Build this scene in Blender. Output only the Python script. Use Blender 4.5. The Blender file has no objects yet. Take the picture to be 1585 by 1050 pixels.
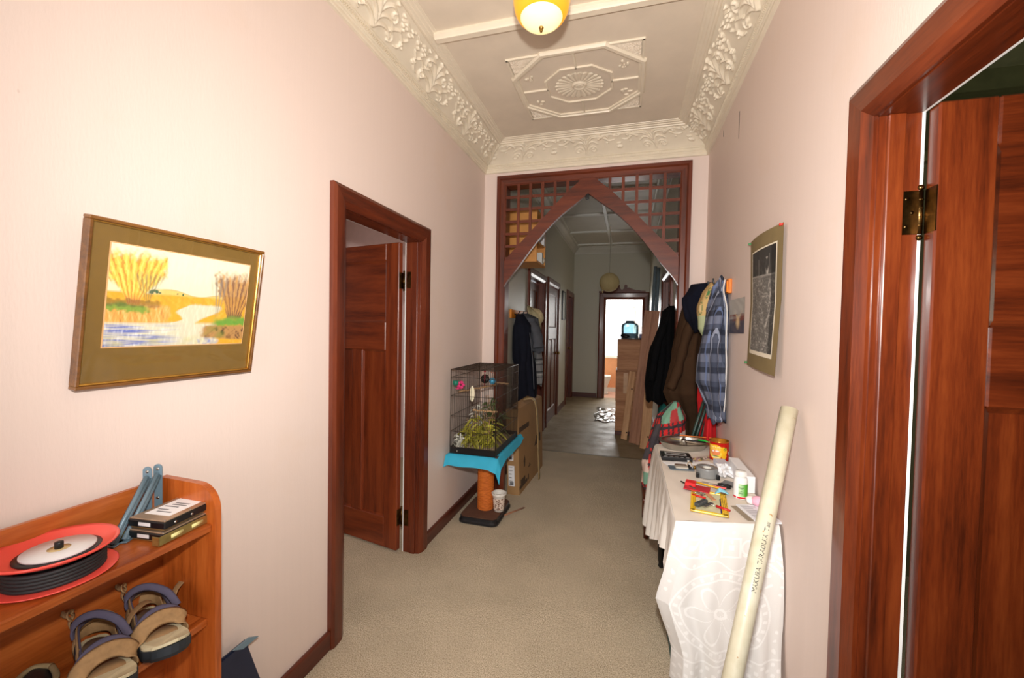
import bpy, bmesh, math, random
import numpy as np
from mathutils import Matrix, Vector, noise as mnoise
S = bpy.context.scene
COL = S.collection
PI = math.pi
def R(a): return math.radians(a)
# ------------------------------------------------------------------ camera
W_IMG = 1585.0
FPX = 638.8
CAM = Vector((1.3407, 0.0, 1.5468))
yaw, pitch, roll = -0.27259, -0.026695, 0.018395
_d = Vector((math.sin(yaw)*math.cos(pitch), math.cos(yaw)*math.cos(pitch), math.sin(pitch)))
_r0 = Vector((math.cos(yaw), -math.sin(yaw), 0)); _u0 = _r0.cross(_d)
_r = math.cos(roll)*_r0 + math.sin(roll)*_u0
_u = -math.sin(roll)*_r0 + math.cos(roll)*_u0
cd = bpy.data.cameras.new('camera'); cam = bpy.data.objects.new('camera', cd); COL.objects.link(cam)
cd.sensor_width = 36.0; cd.lens = FPX/W_IMG*36.0; cd.clip_start = 0.02; cd.clip_end = 100
cam.matrix_world = Matrix(((_r.x,_u.x,-_d.x,CAM.x),(_r.y,_u.y,-_d.y,CAM.y),(_r.z,_u.z,-_d.z,CAM.z),(0,0,0,1)))
S.camera = cam
# ------------------------------------------------------------------ light and exposure
S.view_settings.view_transform = 'Standard'; S.view_settings.look = 'None'
S.view_settings.gamma = 1.0; S.view_settings.use_curve_mapping = False
S.view_settings.exposure = 0.0
wd = bpy.data.worlds.new('world'); S.world = wd; wd.use_nodes = True
wd.node_tree.nodes['Background'].inputs[0].default_value = (0.85,0.92,1.0,1)
wd.node_tree.nodes['Background'].inputs[1].default_value = 2.6
def light(name, kind, loc, target, power, color=(1,1,1), size=0.1, size_y=None, spot=None, blend=1.0):
    l = bpy.data.lights.new(name, kind); o = bpy.data.objects.new(name, l); COL.objects.link(o)
    l.energy = power; l.color = color; o.location = loc
    d = Vector(target)-Vector(loc); o.rotation_euler = d.to_track_quat('-Z','Y').to_euler()
    if kind == 'AREA':
        l.size = size
        if size_y: l.shape = 'RECTANGLE'; l.size_y = size_y
    elif kind == 'SPOT':
        l.spot_size = spot; l.spot_blend = blend; l.shadow_soft_size = size
    else: l.shadow_soft_size = size
    return o
FLASH = Vector((1.335, 0.0, 1.76))
light('camera_flash', 'SPOT', FLASH, FLASH+Vector((-0.14,1.0,0.03)), 236, (1.0,0.97,0.925), 0.03, spot=R(150), blend=1.0)
light('front_door_fill', 'AREA', (0.98,-2.02,1.5), (0.98,1.5,1.4), 12, (1.0,0.95,0.9), 1.1, 2.2)  # ambient fill lamp added behind the camera, in the unseen front doorway
light('end_room_window_light', 'AREA', (1.15,10.52,1.75), (1.15,8,1.0), 75, (1.0,0.98,0.94), 1.6, 1.5)
light('left_room_fill', 'AREA', (-2.6,2.9,1.9), (-0.4,2.4,1.5), 14, (1.0,0.93,0.90), 1.0, 1.2)  # area lamp added inside the left room; no window is built there
light('right_room_fill', 'AREA', (4.6,1.0,1.6), (3,2.5,2.6), 9, (0.9,1.0,0.8), 0.8, 0.8)  # greenish lamp added to brighten the right room, without a real source
# ------------------------------------------------------------------ materials
def lin(c):
    c = c/255.0
    return c/12.92 if c <= 0.04045 else ((c+0.055)/1.055)**2.4
def rgb(t): return (lin(t[0]),lin(t[1]),lin(t[2]),1.0)
def newmat(name):
    m = bpy.data.materials.new(name); m.use_nodes = True
    return m, m.node_tree.nodes, m.node_tree.links, m.node_tree.nodes['Principled BSDF']
def setp(b, rough=0.5, metal=0.0, spec=0.5, coat=0.0, sheen=0.0):
    b.inputs['Roughness'].default_value = rough; b.inputs['Metallic'].default_value = metal
    b.inputs['Specular IOR Level'].default_value = spec; b.inputs['Coat Weight'].default_value = coat
    b.inputs['Coat Roughness'].default_value = 0.12
def coords(n, l, scale=(1,1,1), kind='Object', rot=(0,0,0)):
    tc = n.new('ShaderNodeTexCoord'); mp = n.new('ShaderNodeMapping')
    mp.inputs['Scale'].default_value = scale; mp.inputs['Rotation'].default_value = rot
    l.new(tc.outputs[kind], mp.inputs['Vector']); return mp.outputs['Vector']
def ramp(n, l, src, stops):
    r = n.new('ShaderNodeValToRGB'); l.new(src, r.inputs['Fac'])
    e = r.color_ramp.elements
    while len(e) < len(stops): e.new(0.5)
    for i,(p,c) in enumerate(stops): e[i].position = p; e[i].color = c
    return r.outputs['Color']
def noise(n, l, vec, scale, detail=4, rough=0.55):
    t = n.new('ShaderNodeTexNoise'); t.inputs['Scale'].default_value = scale
    t.inputs['Detail'].default_value = detail; t.inputs['Roughness'].default_value = rough
    l.new(vec, t.inputs['Vector']); return t.outputs['Fac']
def bump(n, l, b, src, strength=0.3, dist=0.01):
    bp = n.new('ShaderNodeBump'); bp.inputs['Strength'].default_value = strength
    bp.inputs['Distance'].default_value = dist
    l.new(src, bp.inputs['Height']); l.new(bp.outputs['Normal'], b.inputs['Normal'])
def plain(name, c, rough=0.5, metal=0.0, spec=0.5, coat=0.0, var=0.12, vscale=14, bmp=0.0, bscale=120):
    m, n, l, b = newmat(name); setp(b, rough, metal, spec, coat)
    v = coords(n, l)
    a = rgb(c); lo = tuple(x*(1-var) for x in a[:3])+(1,); hi = tuple(min(1,x*(1+var)) for x in a[:3])+(1,)
    col = ramp(n, l, noise(n, l, v, vscale), [(0.3,lo),(0.7,hi)])
    l.new(col, b.inputs['Base Color'])
    if bmp: bump(n, l, b, noise(n, l, v, bscale, 3), bmp, 0.004)
    return m
def wood(name, dark, mid, light_, axis='z', rough=0.3, coat=0.3, scale=1.0, spec=0.5):
    m, n, l, b = newmat(name); setp(b, rough, 0, spec, coat)
    s = {'x':(0.7,9,9),'y':(9,0.7,9),'z':(9,9,0.7)}[axis]
    v = coords(n, l, tuple(k*scale for k in s))
    f1 = noise(n, l, v, 2.2, 5, 0.62)
    v2 = coords(n, l, tuple(k*scale*7 for k in s))
    f2 = noise(n, l, v2, 3.0, 3, 0.6)
    mx = n.new('ShaderNodeMath'); mx.operation = 'MULTIPLY_ADD'; mx.inputs[1].default_value = 0.35
    l.new(f2, mx.inputs[0]); l.new(f1, mx.inputs[2])
    sb = n.new('ShaderNodeMath'); sb.operation = 'SUBTRACT'; sb.inputs[1].default_value = 0.17
    l.new(mx.outputs[0], sb.inputs[0])
    l.new(ramp(n, l, sb.outputs[0], [(0.28,rgb(dark)),(0.5,rgb(mid)),(0.75,rgb(light_))]), b.inputs['Base Color'])
    bump(n, l, b, f2, 0.05, 0.002)
    return m
def vcol(name, rough=0.6, spec=0.4, coat=0.0, bmp=0.0, bscale=300, metal=0):
    m, n, l, b = newmat(name); setp(b, rough, metal, spec, coat)
    a = n.new('ShaderNodeVertexColor'); a.layer_name = 'Col'; l.new(a.outputs['Color'], b.inputs['Base Color'])
    if bmp: bump(n, l, b, noise(n, l, coords(n,l), bscale, 3), bmp, 0.004)
    return m
def clear(name, tint=(1,1,1), ior=1.45, rough=0.02, body=0.0):
    m = bpy.data.materials.new(name); m.use_nodes = True; n, l = m.node_tree.nodes, m.node_tree.links
    n.remove(n['Principled BSDF'])
    tr = n.new('ShaderNodeBsdfTransparent'); tr.inputs[0].default_value = tint+(1,)
    gl = n.new('ShaderNodeBsdfGlossy'); gl.inputs['Roughness'].default_value = rough
    fr = n.new('ShaderNodeFresnel'); fr.inputs[0].default_value = ior
    mx = n.new('ShaderNodeMixShader'); l.new(fr.outputs[0], mx.inputs[0]); l.new(tr.outputs[0], mx.inputs[1]); l.new(gl.outputs[0], mx.inputs[2])
    out = mx.outputs[0]
    if body:
        df = n.new('ShaderNodeBsdfDiffuse'); df.inputs[0].default_value = tint+(1,)
        m2 = n.new('ShaderNodeMixShader'); m2.inputs[0].default_value = body
        l.new(out, m2.inputs[1]); l.new(df.outputs[0], m2.inputs[2]); out = m2.outputs[0]
    l.new(out, n['Material Output'].inputs[0]); return m
def glow(name, c, strength, base=None):
    m, n, l, b = newmat(name); setp(b, 0.3)
    b.inputs['Base Color'].default_value = rgb(base or c)
    b.inputs['Emission Color'].default_value = rgb(c); b.inputs['Emission Strength'].default_value = strength
    return m
def wallmat(name, c, stain, rough=0.55, streak=0.018):
    m, n, l, b = newmat(name); setp(b, rough, 0, 0.35)
    v = coords(n, l); f = noise(n, l, v, 1.6, 6, 0.6)
    v2 = coords(n, l, (60,60,0.8)); f2 = noise(n, l, v2, 1.0, 3)
    base = ramp(n, l, f2, [(0.3,rgb(c)),(0.7,tuple(x*(1-streak) for x in rgb(c)[:3])+(1,))])
    mk = ramp(n, l, f, [(0.58,(0,0,0,1)),(0.85,(1,1,1,1))])
    mx = n.new('ShaderNodeMix'); mx.data_type = 'RGBA'
    l.new(mk, mx.inputs[0]); l.new(base, mx.inputs[6]); mx.inputs[7].default_value = rgb(stain)
    # small scuffs
    f3 = noise(n, l, coords(n, l, (1,1,0.6)), 22.0, 3, 0.5); sk = ramp(n, l, f3, [(0.765,(0,0,0,1)),(0.80,(0.35,0.35,0.35,1))])
    m2 = n.new('ShaderNodeMix'); m2.data_type = 'RGBA'
    l.new(sk, m2.inputs[0]); l.new(mx.outputs[2], m2.inputs[6]); m2.inputs[7].default_value = rgb((165,135,115))
    l.new(m2.outputs[2], b.inputs['Base Color'])
    bump(n, l, b, noise(n, l, coords(n, l, (1,1,0.25)), 160, 4), 0.10, 0.004)
    return m
def stripes(name, bands, scale=10.0, axes=((0,0,1),(0.7,0.7,0)), rough=0.85, base=(60,70,90), bmp=0.25):
    # woven plaid: bands = list of (colour, axis index, phase, width 0..1, strength)
    m, n, l, b = newmat(name); setp(b, rough, 0, 0.2)
    tc = n.new('ShaderNodeTexCoord'); cur = None
    rgbn = n.new('ShaderNodeRGB'); rgbn.outputs[0].default_value = rgb(base); cur = rgbn.outputs[0]
    for (c, ax, ph, wid, st) in bands:
        dt = n.new('ShaderNodeVectorMath'); dt.operation = 'DOT_PRODUCT'; dt.inputs[1].default_value = axes[ax]
        l.new(tc.outputs['Object'], dt.inputs[0])
        ma = n.new('ShaderNodeMath'); ma.operation = 'MULTIPLY_ADD'; ma.inputs[1].default_value = scale; ma.inputs[2].default_value = ph+50
        l.new(dt.outputs['Value'], ma.inputs[0])
        fr = n.new('ShaderNodeMath'); fr.operation = 'FRACT'; l.new(ma.outputs[0], fr.inputs[0])
        lt = n.new('ShaderNodeMath'); lt.operation = 'LESS_THAN'; lt.inputs[1].default_value = wid; l.new(fr.outputs[0], lt.inputs[0])
        mu = n.new('ShaderNodeMath'); mu.operation = 'MULTIPLY'; mu.inputs[1].default_value = st; l.new(lt.outputs[0], mu.inputs[0])
        mx = n.new('ShaderNodeMix'); mx.data_type = 'RGBA'; l.new(mu.outputs[0], mx.inputs[0]); l.new(cur, mx.inputs[6]); mx.inputs[7].default_value = rgb(c)
        cur = mx.outputs[2]
    l.new(cur, b.inputs['Base Color'])
    bump(n, l, b, noise(n, l, coords(n,l), 220, 3), bmp, 0.004)
    return m
M = {}
M['pink'] = wallmat('pink wall paint', (231,212,202), (227,204,187))
M['farwall'] = wallmat('pale green grey wall paint', (196,192,176), (182,178,160), 0.45)
M['plaster'] = plain('cream plaster', (226,212,192), 0.55, var=0.05, vscale=5)
M['cream'] = plain('cream gloss plaster', (232,220,198), 0.4, var=0.05, vscale=7)
M['farceil'] = plain('grey white ceiling paint', (206,202,192), 0.6, var=0.05, vscale=4)
M['mahog_z'] = wood('dark red varnished timber upright', (64,22,8), (97,38,15), (118,52,24), 'z', 0.38, 0.15)
M['mahog_y'] = wood('dark red varnished timber along hall', (64,22,8), (97,38,15), (118,52,24), 'y', 0.38, 0.15)
M['mahog_x'] = wood('dark red varnished timber across', (64,22,8), (97,38,15), (118,52,24), 'x', 0.38, 0.15)
M['rdoor_z'] = wood('warm red door timber upright', (58,20,7), (98,38,13), (124,56,22), 'z', 0.3, 0.25)
M['rdoor_x'] = wood('warm red door timber level', (54,18,6), (90,34,11), (116,50,20), 'x', 0.3, 0.25)
M['rdoor_y'] = wood('warm red door timber along hall', (54,18,6), (90,34,11), (116,50,20), 'y', 0.3, 0.25)
M['skirt'] = wood('dark skirting timber', (52,18,10), (86,34,20), (104,46,28), 'y', 0.4, 0.1)
M['skirtx'] = wood('dark skirting timber across', (52,18,10), (86,34,20), (104,46,28), 'x', 0.4, 0.1)
for a_ in 'zx': M['ldoor_'+a_] = wood('red brown bedroom door timber '+a_, (84,30,10), (122,50,19), (144,66,29), a_, 0.35, 0.15)
M['shelf_y'] = wood('orange varnished shelf timber', (128,56,16), (172,88,34), (198,112,52), 'y', 0.35, 0.2)
M['shelf_z'] = wood('orange varnished panel timber', (132,56,14), (176,86,30), (200,108,46), 'z', 0.35, 0.2)
M['pine'] = wood('pale pine timber', (176,118,68), (206,152,98), (222,174,122), 'z', 0.55, 0.0)
M['redpine'] = wood('reddish sawn timber', (134,86,60), (170,116,84), (190,138,104), 'z', 0.6, 0.0)
M['ply'] = wood('worn plywood', (150,96,58), (184,126,82), (204,150,106), 'x', 0.6, 0.0, 0.6)
M['card'] = plain('brown cardboard', (164,126,82), 0.8, var=0.06, vscale=8)
M['white'] = plain('white paint', (232,232,228), 0.4, var=0.03)
M['paper'] = plain('white paper', (238,238,240), 0.7, var=0.02)
M['black'] = plain('black plastic', (20,20,22), 0.35, var=0.1)
M['blackcloth'] = plain('black wool', (12,12,14), 0.95, spec=0.1, bmp=0.3)
M['wire'] = plain('dark brown wire', (52,40,30), 0.4, 0.3)
M['steel'] = plain('brushed steel', (190,188,182), 0.3, 1.0)
M['brass'] = plain('aged brass', (150,118,62), 0.35, 1.0, var=0.3, vscale=40)
M['darkbrass'] = plain('tarnished bronze hinge', (86,66,40), 0.35, 1.0, var=0.5, vscale=40)
M['gold'] = plain('gold leaf moulding', (214,170,84), 0.3, 0.9)
M['red'] = plain('coral red plastic', (240,84,72), 0.35, var=0.05, coat=0.3)
M['grey'] = plain('grey plastic', (120,122,124), 0.5)
M['slate'] = plain('blue grey painted steel', (114,138,152), 0.4, 0.2, var=0.06)
M['navy'] = plain('navy blue card', (28,36,60), 0.4)
# carpet
m, n, l, b = newmat('beige looped carpet'); setp(b, 0.95, 0, 0.15)
v = coords(n, l); f = noise(n, l, v, 190, 3, 0.7); g = noise(n, l, v, 2.2, 4, 0.6); g3 = noise(n, l, v, 60, 3, 0.6)
c1 = ramp(n, l, f, [(0.32,rgb((150,132,106))),(0.50,rgb((214,196,168))),(0.70,rgb((248,236,214)))])
c2 = ramp(n, l, g, [(0.3,(0.80,0.80,0.79,1)),(0.7,(1,1,1,1))])
mx = n.new('ShaderNodeMix'); mx.data_type = 'RGBA'; mx.blend_type = 'MULTIPLY'; mx.inputs[0].default_value = 1
l.new(c1, mx.inputs[6]); l.new(c2, mx.inputs[7]); l.new(mx.outputs[2], b.inputs['Base Color'])
ad = n.new('ShaderNodeMath'); ad.operation = 'ADD'; l.new(f, ad.inputs[0]); l.new(g3, ad.inputs[1])
bump(n, l, b, ad.outputs[0], 0.7, 0.008); M['carpet'] = m
m, n, l, b = newmat('worn grey lino'); setp(b, 0.42, 0, 0.4)
v = coords(n, l); f = noise(n, l, v, 3, 6, 0.65); f2 = noise(n, l, v, 90, 3)
l.new(ramp(n, l, f, [(0.3,rgb((146,128,100))),(0.7,rgb((182,164,134)))]), b.inputs['Base Color'])
l.new(ramp(n, l, f, [(0.35,(0.62,)*3+(1,)),(0.65,(0.42,)*3+(1,))]), b.inputs['Roughness'])
bump(n, l, b, f2, 0.15, 0.004); M['lino'] = m
# ------------------------------------------------------------------ geometry helpers
WM = {}
class MB:
    def __init__(s): s.v=[]; s.f=[]; s.sm=[]; s.mi=[]; s.c=[]
    def add(s, vs, fs, smooth=False, mi=0, cols=None):
        o = len(s.v); s.v += [tuple(p) for p in vs]
        s.c += ([tuple(c) for c in cols] if cols is not None else [(1,1,1)]*len(vs))
        for f in fs: s.f.append(tuple(i+o for i in f)); s.sm.append(smooth); s.mi.append(mi)
        return s
    def box(s, x0,x1,y0,y1,z0,z1, mi=0):
        v = [(x0,y0,z0),(x1,y0,z0),(x1,y1,z0),(x0,y1,z0),(x0,y0,z1),(x1,y0,z1),(x1,y1,z1),(x0,y1,z1)]
        return s.add(v, [(0,3,2,1),(4,5,6,7),(0,1,5,4),(1,2,6,5),(2,3,7,6),(3,0,4,7)], False, mi)
    def rbox(s, x0,x1,y0,y1,z0,z1, r=0.004, seg=2, mi=0, T=None):
        bm = bmesh.new(); bmesh.ops.create_cube(bm, size=1)
        for p in bm.verts: p.co = Vector(((x0+x1)/2+p.co.x*(x1-x0), (y0+y1)/2+p.co.y*(y1-y0), (z0+z1)/2+p.co.z*(z1-z0)))
        r = min(r, 0.48*min(abs(x1-x0),abs(y1-y0),abs(z1-z0)))
        bmesh.ops.bevel(bm, geom=bm.edges[:], offset=r, segments=seg, profile=0.5, affect='EDGES')
        bm.verts.index_update()
        vs = [p.co if T is None else T@p.co for p in bm.verts]; fs = [[q.index for q in f.verts] for f in bm.faces]
        s.add(vs, fs, False, mi); bm.free(); return s
    def tube(s, pts, r, n=8, cap=True, flat=None, mi=0, smooth=True, closed=False, up0=None, fix=False):
        pts = [Vector(p) for p in pts]; k = len(pts)
        rs = r if isinstance(r,(list,tuple)) else [r]*k
        vs = []; up = Vector(up0) if up0 else None
        for i,p in enumerate(pts):
            if closed: t = pts[(i+1)%k]-pts[i-1]
            else: t = (pts[min(i+1,k-1)]-pts[max(i-1,0)])
            t.normalize()
            if up is None:
                up = Vector((0,0,1)) if abs(t.z) < 0.9 else Vector((1,0,0))
            if fix: up = Vector(up0)
            a = t.cross(up); a.normalize(); bvec = a.cross(t); bvec.normalize(); up = bvec
            fa,fb = flat if flat else (1,1)
            for j in range(n):
                th = 2*PI*j/n
                vs.append(p + a*math.cos(th)*rs[i]*fa + bvec*math.sin(th)*rs[i]*fb)
        fs = []
        for i in range(k if closed else k-1):
            i2 = (i+1)%k
            for j in range(n): fs.append((i*n+j, i*n+(j+1)%n, i2*n+(j+1)%n, i2*n+j))
        if cap and not closed: fs += [tuple(range(n))[::-1], tuple((k-1)*n+j for j in range(n))]
        return s.add(vs, fs, smooth, mi)
    def cyl(s, p0, p1, r0, r1=None, n=16, cap=True, mi=0): return s.tube([p0,p1], [r0, r0 if r1 is None else r1], n, cap, mi=mi)
    def lathe(s, prof, c=(0,0,0), n=24, T=None, mi=0, cap=True, smooth=True, sq=None):
        vs=[]; k=len(prof)
        for r,z in prof:
            for j in range(n):
                th=2*PI*j/n; x,y=r*math.cos(th),r*math.sin(th)
                if sq: y*=sq
                p=Vector((x,y,z)); p = T@p if T is not None else p
                vs.append(p+Vector(c))
        fs=[(i*n+j,i*n+(j+1)%n,(i+1)*n+(j+1)%n,(i+1)*n+j) for i in range(k-1) for j in range(n)]
        if cap:
            if prof[0][0]>1e-5: fs.append(tuple(range(n))[::-1])
            if prof[-1][0]>1e-5: fs.append(tuple((k-1)*n+j for j in range(n)))
        return s.add(vs, fs, smooth, mi)
    def prism(s, poly, f, a0, a1, mi=0, smooth=False):
        # poly 2D points; f(u,v,t)->world
        k=len(poly); vs=[f(u,v,a0) for u,v in poly]+[f(u,v,a1) for u,v in poly]
        fs=[tuple(range(k))[::-1], tuple(range(k,2*k))]+[(i,(i+1)%k,k+(i+1)%k,k+i) for i in range(k)]
        return s.add(vs, fs, smooth, mi)
    def loft(s, rings, cap=True, smooth=True, mi=0, closed=True):
        n=len(rings[0]); vs=[p for r in rings for p in r]; k=len(rings); fs=[]
        for i in range(k-1):
            for j in range(n if closed else n-1): fs.append((i*n+j,i*n+(j+1)%n,(i+1)*n+(j+1)%n,(i+1)*n+j))
        if cap and closed: fs += [tuple(range(n))[::-1], tuple((k-1)*n+j for j in range(n))]
        return s.add(vs, fs, smooth, mi)
    def grid(s, nu, nv, pos, col=None, smooth=True, mi=0):
        u=np.linspace(0,1,nu+1); v=np.linspace(0,1,nv+1); U,V=np.meshgrid(u,v,indexing='ij')
        X,Y,Z=pos(U,V); vs=np.stack([np.broadcast_to(X,U.shape),np.broadcast_to(Y,U.shape),np.broadcast_to(Z,U.shape)],-1).reshape(-1,3)
        cs=None
        if col is not None:
            c=col(U,V); cs=np.stack([np.broadcast_to(k,U.shape) for k in c],-1).reshape(-1,3).tolist()
        w=nv+1
        idx=np.arange((nu+1)*w).reshape(nu+1,w)
        fs=np.stack([idx[:-1,:-1],idx[1:,:-1],idx[1:,1:],idx[:-1,1:]],-1).reshape(-1,4).tolist()
        return s.add(vs.tolist(), fs, smooth, mi, cs)
    def sphere(s, c, r, n=16, k=10, sc=(1,1,1), mi=0):
        return s.loft([[Vector(c)+Vector((sc[0]*r*math.sin(a)*math.cos(2*PI*j/n), sc[1]*r*math.sin(a)*math.sin(2*PI*j/n), sc[2]*r*math.cos(a))) for j in range(n)] for a in [0.03+(PI-0.06)*i/k for i in range(k+1)]], mi=mi)
    def build(s, name, mats, parent=None, loc=None, T=None, label=None, cat=None, group=None, kind=None, sharp=40, norm=True):
        """world coords, made local to the parent (or to loc)"""
        if not isinstance(mats,(list,tuple)): mats=[mats]
        me=bpy.data.meshes.new(name)
        if parent is not None: base=WM[parent.name]
        else: base=Matrix.Translation(loc) if loc is not None else Matrix.Identity(4)
        inv=base.inverted()
        vs=s.v
        if T is not None: vs=[T@Vector(p) for p in vs]
        if parent is not None and parent.get('_local'): pass
        A=np.array([tuple(p) for p in vs],float)
        if not (parent is not None and parent.get('_local')):
            I=np.array(inv); A=A@I[:3,:3].T+I[:3,3]
        me.from_pydata(A.tolist(), [], s.f)
        for m_ in mats: me.materials.append(m_)
        me.polygons.foreach_set('use_smooth', s.sm); me.polygons.foreach_set('material_index', s.mi)
        if any(c!=(1,1,1) for c in s.c[:4000:3]) or any(c!=(1,1,1) for c in s.c[::50]):
            at=me.color_attributes.new('Col','FLOAT_COLOR','POINT')
            arr=np.ones((len(s.c),4),np.float32); arr[:,:3]=np.array(s.c,np.float32)
            at.data.foreach_set('color', arr.ravel())
        if norm and len(s.f) < 60000:
            bm=bmesh.new(); bm.from_mesh(me); bmesh.ops.recalc_face_normals(bm, faces=bm.faces[:]); bm.to_mesh(me); bm.free()
        me.update()
        o=bpy.data.objects.new(name, me); COL.objects.link(o)
        if parent is not None: o.parent=parent; WM[o.name]=WM[parent.name]
        else:
            if loc is not None: o.location=loc
            WM[o.name]=base
        if parent is not None and parent.get('_local'): o['_local']=1
        tag(o,label,cat,group,kind); return o
def tag(o, label=None, cat=None, group=None, kind=None):
    if label: o['label']=label
    if cat: o['category']=cat
    if group: o['group']=group
    if kind: o['kind']=kind
    return o
def thing(name, loc, label=None, cat=None, group=None, rot=(0,0,0), local=False, kind=None):
    o=bpy.data.objects.new(name,None); COL.objects.link(o); o.location=loc; o.rotation_euler=rot
    o.empty_display_size=0.05
    from mathutils import Euler
    WM[o.name]=Matrix.Translation(loc)@Euler(rot).to_matrix().to_4x4()
    if local: o['_local']=1
    return tag(o,label,cat,group,kind)
def dup(root, loc, rot=None, label=None, group=None, scale=None):
    r=root.copy(); COL.objects.link(r); r.location=loc
    if rot is not None: r.rotation_euler=rot
    if scale: r.scale=(scale,)*3
    if label: r['label']=label
    if group: r['group']=group
    for ch in list(root.children):
        c=ch.copy(); COL.objects.link(c); c.parent=r
        for g in ch.children:
            d=g.copy(); COL.objects.link(d); d.parent=c
    return r
def lerp(a,b,t): return a+(b-a)*t
def interp(keys, t):
    """keys: list of tuples, first entry is the parameter; smooth interpolation of the rest"""
    if t<=keys[0][0]: return keys[0][1:]
    for a,b in zip(keys,keys[1:]):
        if t<=b[0]:
            k=(t-a[0])/(b[0]-a[0]); k=k*k*(3-2*k)
            return tuple(lerp(p,q,k) for p,q in zip(a[1:],b[1:]))
    return keys[-1][1:]
def catmull(pts, n=8):
    P=[Vector(p) for p in pts]; out=[]
    for i in range(len(P)-1):
        p0=P[max(i-1,0)]; p1=P[i]; p2=P[i+1]; p3=P[min(i+2,len(P)-1)]
        for k in range(n):
            t=k/n
            out.append(0.5*((2*p1)+(p2-p0)*t+(2*p0-5*p1+4*p2-p3)*t*t+(3*p1-p0-3*p2+p3)*t**3))
    out.append(P[-1]); return out
def garment(keys, folds=7, amp=0.10, seed=0, n=56, nz=36, cols=None, wob=0.012):
    """hanging cloth: keys = (t, z, cx, cy, rx, ry); folds deepen downwards; returns rings"""
    rnd=random.Random(seed); ph=[rnd.uniform(0,6.28) for _ in range(5)]
    rings=[]
    for i in range(nz+1):
        t=i/nz; z,cx,cy,rx,ry=interp(keys,t); ring=[]
        for j in range(n):
            th=2*PI*j/n
            a=amp*(0.25+0.9*t)
            k=1+a*(0.6*math.sin(folds*th+ph[0]+1.2*t)+0.35*math.sin((folds*2+1)*th+ph[1]-2*t)+0.25*math.sin(3*th+ph[2]+4*t))
            w=wob*math.sin(9*t+ph[3]+2*th)
            zz=z+(0.02*math.sin(folds*th+ph[4]) if i==nz else 0)
            ring.append(Vector((cx+rx*k*math.cos(th)+w, cy+ry*k*math.sin(th)+w, zz)))
        rings.append(ring)
    return rings
def text_mesh(body, size):
    cu=bpy.data.curves.new('writing','FONT'); cu.body=body; cu.size=size; cu.resolution_u=2
    ob=bpy.data.objects.new('writing',cu); COL.objects.link(ob)
    dg=bpy.context.evaluated_depsgraph_get(); me=bpy.data.meshes.new_from_object(ob.evaluated_get(dg))
    vs=[Vector(v.co) for v in me.vertices]; fs=[tuple(p.vertices) for p in me.polygons]
    bpy.data.objects.remove(ob); bpy.data.curves.remove(cu); bpy.data.meshes.remove(me)
    return vs,fs
def casing(path, prof, f):
    """U-shaped mitred trim: inner path u0,u1,h ; prof list of (w outward, t proud) ; f(u,v,t)->world ; returns three MB"""
    u0,u1,h=path
    def seg(a,b,da,db):
        m_=MB(); A=[f(a[0]+da[0]*w,a[1]+da[1]*w,t) for w,t in prof]; B=[f(b[0]+db[0]*w,b[1]+db[1]*w,t) for w,t in prof]
        m_.loft([A,B],cap=True,smooth=False); return m_
    return [seg((u0,0),(u0,h),(-1,0),(-1,1)), seg((u0,h),(u1,h),(-1,1),(1,1)), seg((u1,h),(u1,0),(1,1),(1,0))]
# ------------------------------------------------------------------ structure
HW, YA, ZC = 1.95, 3.738, 3.20       # hall width, arch wall, ceiling
YF, XL, XR, ZF = 9.515, 0.128, 1.781, 3.40
def struct(name, mb, mats, loc=(0,0,0), **k): return mb.build(name, mats, None, loc, kind='structure', **k)
fl=struct('floor', MB().box(-3.2,5.0,-2.2,YA+1.4,-0.1,0.0), M['carpet'])
struct('floor', MB().box(-0.6,3.2,YA+1.4,9.6,-0.1,-0.001), M['lino'])
struct('floor', MB().box(-0.8,3.2,9.6,10.75,-0.1,0.0), plain('pink bathroom floor',(214,170,150),0.35))
def xz_wall(x0,x1,y0,y1,z1,opens):
    m=MB(); y=y0
    for a,b,h in sorted(opens):
        m.box(x0,x1,y,a,0,z1); m.box(x0,x1,a,b,h,z1); y=b
    m.box(x0,x1,y,y1,0,z1); return m
LD=(1.712,2.512,2.125); RD=(0.47,1.305,2.125)
struct('wall_left', xz_wall(-0.105,0,-2.1,YA+0.06,3.45,[LD]), M['pink'])
struct('wall_right', xz_wall(HW,HW+0.09,-2.1,YA+0.06,3.45,[RD]), M['pink'])
m=MB().box(0.0,0.200,YA,YA+0.12,0,3.45).box(1.75,HW,YA,YA+0.12,0,3.45).box(0.200,1.75,YA,YA+0.12,2.895,3.45)
struct('wall_arch', m, M['pink'])
m=MB().box(-0.13,0.40,-2.2,-2.08,0,3.45).box(1.55,2.08,-2.2,-2.08,0,3.45).box(0.40,1.55,-2.2,-2.08,2.6,3.45)
struct('wall_front', m, M['pink'])
FLD=[(5.12,6.05,2.22),(6.40,7.32,2.25),(8.50,9.32,2.25)]
struct('wall_far_left', xz_wall(XL-0.12,XL,YA+0.12,YF+0.02,3.6,FLD), M['farwall'])
FRD=[(4.66,5.70,2.18)]
struct('wall_far_right', xz_wall(XR,XR+0.12,YA+0.12,YF+0.02,3.6,FRD), M['farwall'])
m=MB().box(-0.6,0.86,YF,YF+0.12,0,3.6).box(1.665,3.2,YF,YF+0.12,0,3.6).box(0.86,1.665,YF,YF+0.12,2.24,3.6)
struct('wall_far', m, M['farwall'])
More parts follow.
